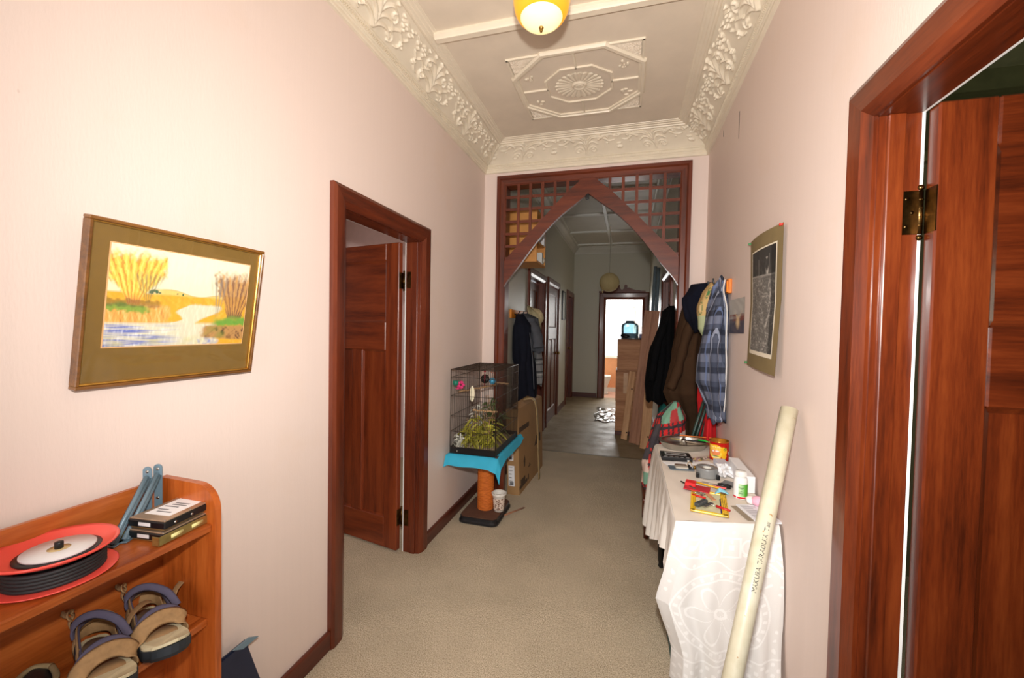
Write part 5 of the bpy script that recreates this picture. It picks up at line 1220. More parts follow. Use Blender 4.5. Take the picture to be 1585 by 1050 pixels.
# divided steel dish
dd=thing('divided_dish',(1.715,2.90,ZI),'oval stainless steel divided dish at the far end of the table','dish')
def dish(U,V):
    th=2*PI*U; r=V*1.0; x=r*np.cos(th); y=r*np.sin(th)
    q=np.clip((0.90-r)*9,0,1); dep=0.040*q*(3*q-2*q*q); rdg=np.clip(1-np.abs(x-0.05)*14,0,1); dep=dep*(1-.92*rdg)
    dep=dep-0.004*np.clip((r-.93)*20,0,1)*0
    return 1.715+0.160*x, 2.895+0.135*y+0.02*x, ZI+0.044-dep
MB().grid(96,40,dish).build('dish_bowl',M['steel'],dd,norm=False)
def skirt(U,V): 
    th=2*PI*U; return 1.715+(0.160-.03*V)*np.cos(th), 2.895+(0.135-.03*V)*np.sin(th)+0.02*np.cos(th), ZI+0.043-0.042*V
MB().grid(72,6,skirt).build('dish_side',M['steel'],dd,norm=False)
MB().rbox(1.70,1.90,3.0,3.008,ZI+0.046,ZI+0.052,0.002).build('orange_pencil',plain('orange pencil paint',(220,120,40),0.5),None,(1.8,3.0,ZI+.05),label='orange pencil lying along the far rim of the steel dish',cat='pencil')
kn=thing('black_handled_tool',(1.77,2.88,ZI+0.04),'black handled tool lying in the steel dish','tool')
MB().tube([(1.70,2.90,ZI+0.047),(1.76,2.875,ZI+0.051),(1.84,2.86,ZI+0.051)],[0.006,0.010,0.008],8,flat=(1,.6)).build('handle',M['black'],kn)
MB().tube([(1.70,2.90,ZI+0.047),(1.635,2.915,ZI+0.044)],[0.004,0.003],6,flat=(1,.4)).build('yellow_tip',plain('yellow plastic',(214,196,40),0.4),kn)
MB().tube([(1.80,2.885,ZI+0.055),(1.835,2.865,ZI+0.060),(1.885,2.835,ZI+0.052)],[0.010,0.008,0.003],8,flat=(1,.5)).build('green_pen',plain('bright green plastic',(40,190,70),0.35),None,(1.84,2.87,ZI+.055),label='bright green plastic clip lying on the steel dish beside the red tin',cat='clip')
# red tin
tn=thing('red_tin',(1.887,2.688,ZI),'open red food tin with yellow print on the table by the wall','tin')
TX,TY=1.884,2.690; RT=0.052; HT=0.112
MB().lathe([(RT-.002,ZI),(RT+.001,ZI+.002),(RT,ZI+.005),(RT,ZI+HT-.004)],(TX,TY,0),48,cap=False).build('tin_wall',plain('glossy red tin print',(186,24,16),0.25),tn)
gi=plain('gold tin metal',(222,156,60),0.28,0.9)
MB().lathe([(RT,ZI+HT-.004),(RT+.003,ZI+HT),(RT+.001,ZI+HT+.003),(RT-.003,ZI+HT+.002),(RT-.003,ZI+.004),(0.001,ZI+.004)],(TX,TY,0),48,cap=False).build('gold_rim',gi,tn)
def tinp(U,V):
    x=(U-.5)*2; y=(V-.5)*2; c=np.ones(U.shape+(3,))*C3(186,24,16)
    def put(c,col,m): return np.where(m[...,None],C3(*col),c)
    blob=(np.hypot((x+.25)/.62,(y+.06)/.86)<1)|(np.hypot((x-.3)/.42,(y-.05)/.55)<1)|(np.hypot((x-.45)/.22,(y+.52)/.3)<1)|((x<-.2)&(np.abs(y-.45)<.3)&(x>-.95))
    c=put(c,(246,190,40),blob); c=put(c,(250,214,80),blob&(np.hypot((x+.25)/.5,(y+.2)/.7)<1)&(y<-.1))
    c=put(c,(232,140,90),(np.hypot((x+.28)/.40,(y+.12)/.36)<1)); c=put(c,(250,236,226),(np.hypot((x+.45)/.12,(y-.02)/.10)<1)|(np.hypot((x+.12)/.16,(y-.06)/.09)<1))
    # two rows of letter shapes
    for (y0,h,x0,x1,n_,col) in ((.52,.20,-.78,.22,6,(252,226,150)),(.26,.14,-.70,.18,7,(252,216,120))):
        u=(x-x0)/(x1-x0)*n_; k=np.floor(u); f_=u-k; inb=(u>0)&(u<n_)&(np.abs(y-y0+.10*((x+.3)**2))<h/2); w=(y-y0+.10*((x+.3)**2))/h+.5
        bar=(f_<.28)|((np.abs(w-.5)<.12)&(f_<.8))|((k%2==0)&(w>.78)&(f_<.85))|((k%3==0)&(w<.2)&(f_<.85))|((k%3==1)&(f_>.58)&(f_<.85)); c=put(c,col,inb&bar)
    c=put(c,(110,130,50),(np.hypot((x+.25)/.30,(y+.55)/.07)<1)); c=put(c,(250,240,200),(np.hypot((x+.25)/.34,(y+.66)/.05)<1))
    c=put(c,(96,140,40),(np.hypot((x-.52)/.17,(y-.33)/.2)<1)&(np.sin(x*50+y*30)>-.3)); c=put(c,(236,226,220),(x>.86)&(y>-.35)&(y<-.02)); return c[...,0],c[...,1],c[...,2]
def tth(U): return R(-178)+R(150)*U
MB().grid(110,70,lambda U,V:(TX+(RT+.0006)*np.cos(tth(U)),TY+(RT+.0006)*np.sin(tth(U)),ZI+.007+(HT-.014)*V),tinp).build('tin_label',vcol('tin print',0.25),tn,norm=False)
# video cassette
vh=thing('video_cassette',(1.635,2.615,ZI),'black video cassette lying near the left edge of the table','cassette',rot=(0,0,R(2)),local=True)
MB().rbox(-0.084,0.084,-0.062,0.062,0,0.024,0.003).build('shell',M['black'],vh)
MB().rbox(-0.060,0.060,-0.012,0.040,0.0238,0.0246,0.0003,1).build('grey_label',plain('pale grey cassette label',(176,176,176),0.5),vh)
w_=MB()
for sx in (-1,1): w_.lathe([(0.001,0.0252),(0.018,0.0250),(0.019,0.0244)],(sx*0.035,0.012,0),20,sq=.8)
w_.rbox(-0.02,0.02,0.005,0.022,0.0245,0.0252,0.0002,1).build('reel_window',plain('dark window',(60,56,54),0.15),vh)
k_=MB()
for i in range(5): k_.box(-0.07+0.03*i,-0.052+0.03*i,-0.050,-0.046,0.0240,0.0243)
k_.box(0.055,0.066,-0.0625,-0.0618,0.006,0.014).build('label_marks',M['paper'],vh)
# leaflet
def leafp(U,V):
    r=np.random.RandomState(6); c=np.ones(U.shape+(3,))*C3(206,190,180)
    for k in range(26):
        u,v,a,b_=r.rand(),r.rand(),.02+.10*r.rand(),.03+.12*r.rand(); col=C3(*[(96,84,80),(226,206,120),(190,150,160),(120,116,90),(236,226,216),(150,90,100)][k%6]); c=np.where(((np.abs(U-u)<a)&(np.abs(V-v)<b_))[...,None],col,c)
    c=np.where(((U+V*.2)>1.02)[...,None],C3(230,210,110),c); return c[...,0],c[...,1],c[...,2]
MB().grid(50,50,lambda U,V:(1.722+.115*U+.01*V,2.566+.10*V+.07*U,ZI+.0015+.002*np.sin(PI*U)),leafp).build('printed_leaflet',vcol('leaflet print',0.4),None,(1.78,2.63,ZI),label='small colourful printed leaflet between the cassette and the red tin',cat='leaflet',norm=False)
MB().rbox(-0.140,0.140,-0.055,0.055,0,0.0022,0.0008,1).add([(-.135,.0,.0024),(.135,.0,.0024),(.135,.0,.0034),(-.135,.0,.0034)],[(0,1,2,3)]).build('white_envelope',M['paper'],None,(1.70,2.518,ZI),T=T_(1.703,2.520,ZI,20),label='long folded white envelope on the table in front of the cassette',cat='envelope')
# silver label gadget
gd=thing('metal_gadget',(1.655,2.435,ZI+0.0035),'small silver plate gadget with brass end on the table beside the tape roll','gadget',rot=(0,0,R(6)),local=True)
MB().rbox(-0.076,0.05,-0.040,0.024,0,0.004,0.001,1).build('blue_grey_plate',plain('blue grey plate',(96,110,122),0.4),gd)
MB().rbox(-0.045,0.022,-0.030,0.018,0.004,0.012,0.002,1).build('silver_block',plain('pale metal block',(214,208,196),0.35,0.3),gd)
MB().rbox(-0.042,0.018,0.002,0.0175,0.012,0.018,0.002,1).build('dark_slot_strip',plain('brown slot strip',(92,70,54),0.5),gd)
MB().rbox(0.026,0.034,-0.03,0.01,0.004,0.020,0.002,1).build('black_end',M['black'],gd)
MB().cyl((0.050,-0.014,0.012),(0.062,-0.014,0.012),0.010,n=16).build('brass_end',M['brass'],gd)
MB().tube(catmull([(0.02,0.0,0.014),(0.028,0.004,0.034),(0.040,0.002,0.034),(0.046,-0.006,0.014)],6),0.0015,6).build('wire_loop',M['brass'],gd)
# tape roll held by clips
tr_=thing('tape_roll',(1.760,2.345,ZI),'grey duct tape roll lying on the table with black clips','tape')
MB().lathe([(0.024,ZI+.004),(0.052,ZI+.002),(0.053,ZI+.006),(0.053,ZI+.046),(0.052,ZI+.050),(0.024,ZI+.048),(0.022,ZI+.044),(0.022,ZI+.008),(0.024,ZI+.004)],(1.760,2.345,0),48,cap=False).build('tape_body',plain('grey duct tape',(140,142,142),0.35,0.2),tr_)
MB().lathe([(0.0215,ZI+.005),(0.0215,ZI+.047)],(1.760,2.345,0),30,cap=False).build('core',plain('white card core',(220,216,206),0.7),tr_)
for (x,y) in ((1.710,2.315),(1.806,2.308)): MB().rbox(x-.008,x+.008,y-.010,y+.008,ZI,ZI+.024,.003).build('black_clip',M['black'],tr_)
MB().tube([(1.855,2.60,ZI+.006),(1.885,2.545,ZI+.006)],[0.007,0.006],8).build('marker_pen_stub',plain('dark grey marker',(84,82,82),0.4),None,(1.87,2.57,ZI),label='short dark grey marker stub lying in front of the red tin',cat='cap')
# crumpled tissue
def tis(U,V):
    th=2*PI*U; ph=PI*V*.5; k=1+.25*np.sin(5*th+6*V)+.2*np.sin(9*th-8*V)+.15*np.sin(3*th+14*V)
    return 1.858+.045*k*np.cos(th)*np.sin(ph+.05), 2.420+.065*k*np.sin(th)*np.sin(ph+.05), ZI+.004+.040*np.cos(ph)*(.6+.4*k)
MB().grid(60,22,tis,smooth=False).build('crumpled_tissue',M['paper'],None,(1.858,2.42,ZI),label='crumpled white tissue on the table between the tape roll and white box',cat='tissue',norm=False)
MB().rbox(-.036,.036,-.042,.042,0,.001,.0004,1).build('dark_card',plain('dark grey card',(112,110,110),0.4),None,(1.852,2.262,ZI),T=T_(1.850,2.262,ZI,-30),label='dark grey card lying flat on the table behind the white bottle',cat='card')
wb=thing('white_box',(1.915,2.34,ZI),'white cardboard carton on the table against the wall','box')
MB().rbox(1.888,1.938,2.165,2.47,ZI,ZI+.078,.002,1).build('carton',M['paper'],wb)
lp=MB()
for i in range(8): lp.box(1.897,1.905,2.1645,2.1655,ZI+.015+.006*i,ZI+.018+.006*i)
lp.build('small_print',plain('pale grey print',(170,168,166),0.7),wb)
MB().rbox(-.030,.030,-.055,.055,0,.032,.003,1).build('small_blue_white_box',plain('bluish white carton',(206,210,228),0.5),None,(1.862,2.545,ZI),T=T_(1.868,2.535,ZI+.001,4),label='small bluish white box behind the white carton on the table',cat='box')
# white bottle
bo=thing('pill_bottle',(1.860,2.093,ZI),'white plastic pill bottle with green and red label on the table','bottle')
BX_,BY_=1.858,2.093
MB().lathe([(0.026,ZI),(0.029,ZI+.003),(0.029,ZI+.082),(0.026,ZI+.092),(0.020,ZI+.098),(0.020,ZI+.100)],(BX_,BY_,0),40).build('bottle_body',plain('white bottle plastic',(240,240,238),0.3,var=.02),bo)
cp_=MB().lathe([(0.0215,ZI+.098),(0.0225,ZI+.100),(0.0225,ZI+.120),(0.0205,ZI+.123),(0.002,ZI+.124)],(BX_,BY_,0),40)
for k in range(30):
    a=2*PI*k/30; cp_.box(BX_+.0222*math.cos(a)-.0008,BX_+.0222*math.cos(a)+.0008,BY_+.0222*math.sin(a)-.0008,BY_+.0222*math.sin(a)+.0008,ZI+.101,ZI+.119)
cp_.build('cap',M['white'],bo)
def botp(U,V):
    c=np.ones(U.shape+(3,))*C3(240,240,238)
    g=(U>.40)&(V>.13)&(V<.86); k=np.clip((U-.40)/.35,0,1)[...,None]; c=np.where(g[...,None],C3(214,236,200)*(1-k)+C3(84,176,50)*k,c)
    for v in (.80,.70,.63,.56,.45,.38,.31,.24): c=np.where(((np.abs(V-v)<.012)&(U>.42)&(U<.66+.1*math.sin(v*40)))[...,None],C3(90,130,80),c)
    c=np.where(((V<.11)&(V>.01))[...,None],C3(206,30,44),c); c=np.where(((U<.36)&(U>.30)&(V<.14))[...,None],C3(240,240,238),c); return c[...,0],c[...,1],c[...,2]
MB().grid(90,50,lambda U,V:(BX_+.0295*np.cos(R(-190)+R(170)*U),BY_+.0295*np.sin(R(-190)+R(170)*U),ZI+.004+.078*V),botp).build('bottle_label',vcol('bottle print',0.3),bo,norm=False)
# yellow tray with odds and ends
yt=thing('yellow_tray',(1.705,1.975,ZI),'yellow plastic tray with dark lines near the front of the table','tray',rot=(0,0,R(-9)),local=True)
yel=plain('yellow tray plastic',(240,196,36),0.35,var=.04)
MB().rbox(-.068,.068,-.122,.122,0.002,.005,.002).build('tray_base',plain('pale tray picture',(210,206,170),0.5),yt)
for (a,b,c,d) in ((-.074,-.052,-.128,.128),(.048,.074,-.128,.128),(-.074,.074,-.128,-.112),(-.074,.074,.112,.128)): MB().rbox(a,b,c,d,.002,.011,.004).build('tray_rim',yel,yt)
ln=MB()
for x in (-.062,-.056,.055,.062,.068): ln.box(x,x+.0012,-.115,.115,.0108,.0113)
for k in range(14): ln.box(.049,.073,-.11+.017*k,-.1088+.017*k,.0108,.0113)
ln.build('ruler_lines',plain('dark tray line',(110,84,30),0.6),yt)
MB().rbox(.044,.049,-.110,.06,.005,.0085,.001,1).build('blue_edge',plain('navy tray edge',(40,46,96),0.5),yt)
def small(name,lab,cat,c,rz,parts):
    t_=thing(name,(c[0],c[1],c[2]),lab,cat,rot=(0,0,R(rz)),local=True)
    for nm,mt,mb in parts: mb.build(nm,mt,t_)
    return t_
def C_(col,r=.4,me=0): return plain('c%d_%d_%d'%col,col,r,me)
zt=ZI+.0115
small('red_card_holder','flat red plastic card holder at the back of the yellow tray','holder',(1.675,2.120,zt),-14,[('lower_plate',C_((186,40,52)),MB().rbox(-.052,.060,-.045,.030,0,.005,.001,1)),('raised_block',C_((226,46,48)),MB().rbox(-.050,-.004,-.004,.046,.004,.020,.002,1))])
small('red_screwdriver','red handled screwdriver lying at the front of the yellow tray','screwdriver',(1.735,1.915,zt-.004),-35,[('handle',C_((190,26,30)),MB().tube([(-.012,0,.006),(.045,0,.006)],[.006,.0052],8)),('shaft',M['steel'],MB().tube([(-.05,0,.006),(-.012,0,.006)],.0022,6))])
small('red_pen','red pen lying across the middle of the yellow tray','pen',(1.672,2.015,zt-.004),-28,[('barrel',C_((200,36,30)),MB().tube([(-.03,0,.005),(.028,0,.005)],.0045,8))])
small('dark_razor','dark grey clamp lying at the left front of the yellow tray','clamp',(1.668,1.930,zt-.002),52,[('grip',C_((66,72,74)),MB().rbox(-.042,.036,-.011,.011,0,.016,.004)),('metal_plate',M['steel'],MB().rbox(-.02,.05,-.030,-.012,0,.004,.001,1))])
small('tan_plaster_strip','tan adhesive plaster strip lying on the yellow tray','plaster',(1.722,2.035,zt-.003),-76,[('strip',C_((206,150,110)),MB().rbox(-.040,.040,-.010,.010,0,.003,.001,1))])
small('blue_ties','pale blue plastic ties bunched at the right of the yellow tray','ties',(1.775,2.090,ZI+.012),10,[('tie_bundle',C_((130,196,216)),(lambda m_:[m_.tube(catmull([(-.03+.004*k,-.012+.006*k,.0),(0,.004*k-.008,.010+.003*(k%3)),(.028+.003*(k%2),-.016+.007*k,.002)],4),.0028,6) for k in range(7)] and m_)(MB()))])
small('scissors','pair of small scissors with black handles beyond the yellow tray','scissors',(1.785,2.205,ZI+.004),-20,[('blades',M['steel'],MB().tube([(-.075,.012,.003),(0,0,.004)],[.001,.005],6,flat=(1,.3)).tube([(-.078,-.004,.003),(0,0,.004)],[.001,.005],6,flat=(1,.3))),('handle',M['black'],MB().tube([(.028+.028*math.cos(a),.016+.011*math.sin(a),.006) for a in [2*PI*i/16 for i in range(16)]],.0042,8,closed=True)),('handle',M['black'],MB().tube([(.028+.028*math.cos(a),-.014+.011*math.sin(a),.006) for a in [2*PI*i/16 for i in range(16)]],.0042,8,closed=True))])
small('pink_clip','coral pink plastic clip beside the scissors on the table','clip',(1.775,2.150,ZI+.012),-22,[('clip_body',C_((240,110,110)),MB().tube([(-.035,0,.004),(.035,.004,.006)],[.006,.009],8,flat=(1,.5)))])
small('key_bunch','bunch of small steel keys in the middle of the yellow tray','keys',(1.690,2.050,zt-.002),30,[('ring',M['steel'],MB().tube([(.012*math.cos(a),.012*math.sin(a),.003) for a in [2*PI*i/14 for i in range(14)]],.0012,5,closed=True))]+[('key',M['steel'],MB().tube([(.012*math.cos(a),.012*math.sin(a),.004),(.045*math.cos(a),.045*math.sin(a),.004)],[.007,.003],6,flat=(1,.25))) for a in (.3,1.1,2.4,4.0)])
small('yellow_pencil','yellow pencil lying along the back of the yellow tray','pencil',(1.735,2.155,zt+.004),-30,[('barrel',C_((236,180,30)),MB().tube([(-.06,0,.003),(.05,0,.003)],.004,6)),('tip',C_((60,50,44)),MB().tube([(.05,0,.003),(.062,0,.003)],[.004,.0008],6))])
small('dark_pen','thin dark pen sticking over the left rim of the yellow tray','pen',(1.640,2.135,zt+.002),-58,[('barrel',C_((50,54,48)),MB().tube([(-.05,0,.003),(.05,0,.003)],.0035,6))])
# papers at the front right corner
pg=thing('paper_stack',(1.885,1.92,ZI),'stack of white printed papers at the front right of the table','papers',rot=(0,0,R(14)),local=True)
for k in range(5): MB().rbox(-.050,.052,-.082,.085,.0012*k,.0012*k+.001,.0003,1).build('sheet',M['paper'],pg)
def lines(U,V):
    c=np.ones(U.shape+(3,))*C3(232,232,238); r=np.random.RandomState(9)
    for k in range(15):
        v=.92-.055*k; e=.45+.5*r.rand(); c=np.where(((np.abs(V-v)<.012)&(U>.08)&(U<e))[...,None],C3(150,150,160),c)
    return c[...,0],c[...,1],c[...,2]
MB().grid(40,80,lambda U,V:(-.048+.098*U,-.080+.163*V,.0064+0*U),lines).build('top_sheet',vcol('printed sheet',0.6),pg,norm=False)
MB().rbox(-.075,-.035,-.060,.080,.0,.0010,.0003,1).build('brown_slip',plain('brown slip',(150,136,116),0.7),pg)
pk=thing('pink_cloth_roll',(1.893,2.025,ZI+0.007),'pink and white soft cloth rolled up beside the white bottle','cloth')
MB().tube(catmull([(1.862,2.012,ZI+.021),(1.880,2.012,ZI+.024),(1.900,2.005,ZI+.021)],6),[.010+.008*math.sin(PI*i/12) for i in range(13)],14).build('white_part',plain('soft white cloth',(240,230,226),0.9),pk)
MB().tube(catmull([(1.882,2.002,ZI+.026),(1.905,1.996,ZI+.028),(1.930,1.990,ZI+.020)],6),[.012+.010*math.sin(PI*i/12) for i in range(13)],14).build('pink_part',plain('soft pink cloth',(236,176,196),0.9),pk)
MB().tube(catmull([(1.915,1.99,ZI+.018),(1.925,1.96,ZI+.014),(1.932,1.93,ZI+.010)],6),.005,8,flat=(1,.4)).build('white_tail',plain('white ribbon',(236,232,228),0.9),pk)
# ------------------------------------------------------------------ far hall, left side
hl=thing('coat_rail',(XL,4.45,1.70),'orange pine coat rail on the far left wall behind the arch','coat rail')
MB().rbox(XL,XL+.022,4.22,4.92,1.655,1.745,.005).build('board',plain('orange pine rail',(226,140,40),0.5),hl)
for y in (4.34,4.52,4.70,4.85): MB().tube(catmull([(XL+.022,y,1.70),(XL+.06,y,1.695),(XL+.085,y,1.735)],5),.006,8).build('hook',M['black'],hl)
nv=plain('dark navy cloth',(26,28,38),0.95,spec=.1,bmp=.3); gy=plain('mid grey jersey',(84,86,92),0.95,spec=.1,bmp=.3)
t_=cloth_thing('long_navy_coat','long dark navy coat hanging on the far left wall behind the bird cage','coat',(.26,4.42,.7),
  [(0,1.70,.19,4.38,.04,.05),(.15,1.58,.235,4.36,.09,.11),(.5,1.20,.255,4.37,.115,.15),(1,.70,.27,4.40,.125,.17)],nv,6,.14,12)
MB().tube(catmull([(.335,4.30,1.50),(.375,4.29,1.2),(.395,4.29,.9)],6),.006,6).build('grey_piping',gy,t_)
t_=cloth_thing('grey_hooded_top','grey hooded top hanging over the navy coat on the far left wall','top',(.30,4.50,1.3),
  [(0,1.715,.20,4.60,.04,.06),(.2,1.66,.25,4.58,.10,.11),(.6,1.45,.285,4.58,.125,.12),(1,1.28,.300,4.60,.105,.11)],gy,5,.13,14,nz=24)
sleeve(t_,[(.33,4.47,1.60),(.385,4.44,1.48),(.40,4.44,1.34)],(.065,.075),gy,3)
scf=stripes('grey patterned knit',[((60,62,66),0,0.0,.12,.8),((190,190,188),0,.2,.10,.7),((70,72,76),0,.40,.08,.7)],7.0,((0,0,1),(1,1,0)),0.95,(140,140,140))
cloth_thing('knitted_scarf','pale grey patterned knitted scarf hanging beside the navy coat','scarf',(.36,4.66,.9),
  [(0,1.50,.33,4.66,.03,.05),(.3,1.35,.345,4.66,.04,.07),(1,.90,.365,4.66,.040,.07)],scf,3,.10,15,nz=24)
def hat(U,V):
    th=2*PI*U; r=np.interp(V,[0,.3,.55,.62,.9,1],[.001,.07,.095,.10,.150,.154]); z=np.interp(V,[0,.3,.55,.62,.9,1],[.085,.080,.045,.018,.0,-.012])
    return r*np.cos(th), r*np.sin(th)*.92, z+.006*np.sin(3*th)*V
ht=MB(); ht.grid(48,24,hat)
ht.build('straw_hat',plain('pale straw',(196,180,140),0.85,var=.15,vscale=70,bmp=.4),None,(.30,4.60,1.70),T=Matrix.Translation((.315,4.62,1.675))@Matrix.Rotation(R(58),4,'Y')@Matrix.Rotation(R(-28),4,'X'),label='pale straw hat hung on the far left coat rail above the clothes',cat='hat',norm=False)
# open wall box above
wb=thing('wall_shelf_box',(.28,4.32,2.23),'orange wooden open shelf box mounted high on the far left wall','shelf')
O=plain('honey coloured wood board',(214,150,78),0.5,var=.06)
x0,x1,y0,y1,za,zb=XL,.436,4.10,4.56,2.225,2.755
MB().box(x0,x1,y0,y0+.018,za,zb).build('side_panel',O,wb); MB().box(x0,x1,y1-.018,y1,za,zb).build('side_panel',O,wb)
MB().box(x0,x1,y0+.018,y1-.018,za,za+.018).build('bottom_panel',O,wb); MB().box(x0,x1,y0+.018,y1-.018,zb-.018,zb).build('top_panel',O,wb)
MB().box(x0,x0+.012,y0+.018,y1-.018,za+.018,zb-.018).build('back_panel',O,wb); MB().box(x0+.012,x1-.01,y0+.018,y1-.018,2.44,2.455).build('shelf',O,wb)
def bagmesh(c,sx,sy,sz,seed):
    r_=random.Random(seed); m_=MB(); m_.sphere(c,1,20,12,(sx,sy,sz)); m_.v=[tuple(Vector(p)+Vector((mnoise.noise(Vector(p)*14+Vector((seed,0,0)))*.02,mnoise.noise(Vector(p)*14+Vector((0,seed,0)))*.02,mnoise.noise(Vector(p)*14)*.015))) for p in m_.v]; return m_
bagmesh((.345,4.30,2.545),.105,.13,.085,1).build('black_bag',M['black'],None,(.345,4.30,2.458),label='black soft bag on the upper level of the wall shelf box',cat='bag')
bagmesh((.36,4.30,2.30),.035,.05,.055,2).build('green_bundle',plain('bright green cloth',(60,150,60),0.8),None,(.36,4.3,2.245),label='bright green bundle on the lower level of the wall shelf box',cat='bundle')
MB().rbox(.37,.43,4.40,4.45,2.245,2.37,.004).build('white_carton',M['white'],None,(.40,4.40,2.245),label='white carton standing on the lower level of the wall shelf box',cat='carton')
bagmesh((.41,4.49,2.29),.035,.035,.045,4).build('cream_bundle',plain('cream cloth',(206,196,176),0.9),None,(.41,4.49,2.245),label='cream crumpled bundle at the far end of the wall shelf box',cat='bundle')
MB().rbox(.37,.44,4.45,4.53,2.457,2.60,.006).build('white_packet',M['paper'],None,(.40,4.49,2.457),label='white packet on the upper level of the wall shelf box',cat='packet')
# framed picture on far left wall
fp=thing('narrow_picture',(XL,7.98,2.0),'narrow black framed picture on the far left wall between two doors','picture')
q0,q1,r0,r1=7.80,8.16,1.72,2.27
for (a,b,c,d) in ((q0,q0+.025,r0,r1),(q1-.025,q1,r0,r1),(q0,q1,r0,r0+.025),(q0,q1,r1-.025,r1)): MB().box(XL,XL+.022,a,b,c,d).build('frame_side',M['black'],fp)
MB().box(XL,XL+.010,q0+.02,q1-.02,r0+.02,r1-.02).build('picture_sheet',plain('pale grey green sheet',(180,186,172),0.5),fp)
# ------------------------------------------------------------------ globe lantern
gl=thing('globe_lampshade',(1.01,7.5,2.385),'round woven straw lampshade hanging in the far hall','lamp')
m_,n_,l_,b_=newmat('woven straw'); setp(b_,.8,0,.2)
wv=n_.new('ShaderNodeTexWave'); wv.inputs['Scale'].default_value=26; wv.inputs['Distortion'].default_value=3; l_.new(coords(n_,l_,(1,1,1.5)),wv.inputs['Vector'])
l_.new(ramp(n_,l_,wv.outputs['Fac'],[(.2,rgb((184,162,112))),(.8,rgb((228,208,158)))]),b_.inputs['Base Color']); bump(n_,l_,b_,wv.outputs['Fac'],.4,.01)
MB().sphere((1.01,7.5,2.385),.172,32,20,(1,1,.97)).build('globe',m_,gl)
MB().tube([(1.01,7.5,2.55),(1.01,7.5,3.39)],.004,6).build('cord',plain('pale cord',(150,146,130),.7),gl)
MB().tube(catmull([(.91,7.44,2.26),(.895,7.43,2.22),(.905,7.43,2.19)],5),.008,6).build('loose_straw',m_,gl)
# ------------------------------------------------------------------ stacked crates with a jug on top
def crate(z0,z1,x0,x1,y0,y1,lab,rzn=0.0):
    t_=thing('plywood_crate',(x0+.2,y0+.2,z0),lab,'crate','stacked plywood crates in the far hall')
    th=.012
    MB().box(x0,x1,y0,y0+th,z0+.012,z1).build('front_panel',M['ply'],t_); MB().box(x0,x1,y1-th,y1,z0+.012,z1).build('rear_panel',M['ply'],t_)
    MB().box(x0,x0+th,y0+th,y1-th,z0+.012,z1).build('side_panel',M['ply'],t_); MB().box(x1-th,x1,y0+th,y1-th,z0+.012,z1).build('side_panel',M['ply'],t_)
    MB().box(x0,x1,y0,y1,z1-.001,z1+.011).build('lid',M['ply'],t_); MB().box(x0,x1,y0,y1,z0,z0+.012).build('bottom_panel',M['ply'],t_)
    for x in (x0,x1-.03): MB().box(x,x+.03,y0-.008,y0,z0+.012,z1).build('corner_batten',M['ply'],t_)
    return t_
MB().box(1.195,1.60,6.26,6.62,0,.06).build('dark_plinth',M['skirtx'],None,(1.4,6.4,0),label='dark wooden plinth under the lowest plywood crate',cat='plinth')
crate(.061,.489,1.195,1.605,6.25,6.63,'plywood crate at the bottom of the stack in the far hall')
crate(.501,.947,1.190,1.590,6.25,6.63,'plywood crate in the middle of the stack in the far hall')
MB().add([(1.30,6.238,.62),(1.36,6.238,.62),(1.36,6.238,.92),(1.30,6.238,.92)],[(0,1,2,3)]).build('paper_strip',plain('tan packing tape',(206,160,116),.4),None,(1.33,6.238,.62),label='tan tape strip on the middle plywood crate',cat='tape')
crate(.960,1.398,1.205,1.600,6.25,6.63,'darker plywood crate at the top of the stack below the water jug')
ty=thing('oval_tray',(1.40,6.42,1.41),'pale oval tray lying on top of the crate stack','tray')
MB().lathe([(.002,1.411),(.17,1.411),(.20,1.428),(.205,1.430),(.19,1.422),(.16,1.416),(.002,1.416)],(1.43,6.42,0),40,sq=.85).build('tray_body',plain('pale pewter',(176,178,180),.3,.7),ty)
bagmesh((1.31,6.35,1.455),.075,.07,.035,7).build('black_cloth',M['black'],None,(1.31,6.35,1.42),label='crumpled black cloth beside the water jug on the tray',cat='cloth')
jg=thing('water_jug',(1.375,6.45,1.418),'large clear blue plastic water jug on top of the crate stack','jug')
MB().lathe([(.10,1.418),(.122,1.43),(.125,1.46),(.118,1.47),(.125,1.48),(.125,1.60),(.115,1.635),(.085,1.655),(.06,1.66)],(1.375,6.45,0),40,cap=False).build('jug_wall',clear('clear blue plastic',(.60,.80,.88),1.35,.05,.22),jg)
MB().lathe([(.002,1.42),(.115,1.432),(.117,1.50),(.002,1.50)],(1.375,6.45,0),32).build('dark_contents',plain('dull blue contents',(70,104,124),.3),jg)
MB().lathe([(.062,1.655),(.066,1.66),(.066,1.682),(.05,1.688),(.002,1.689)],(1.375,6.45,0),28).build('lid',plain('slate blue lid',(72,96,110),.4),jg)
MB().rbox(1.505,1.575,6.30,6.36,1.431,1.495,.004).build('blue_box',plain('deep blue plastic',(24,26,110),.4),None,(1.54,6.33,1.43),label='small deep blue box on the tray right of the water jug',cat='box')
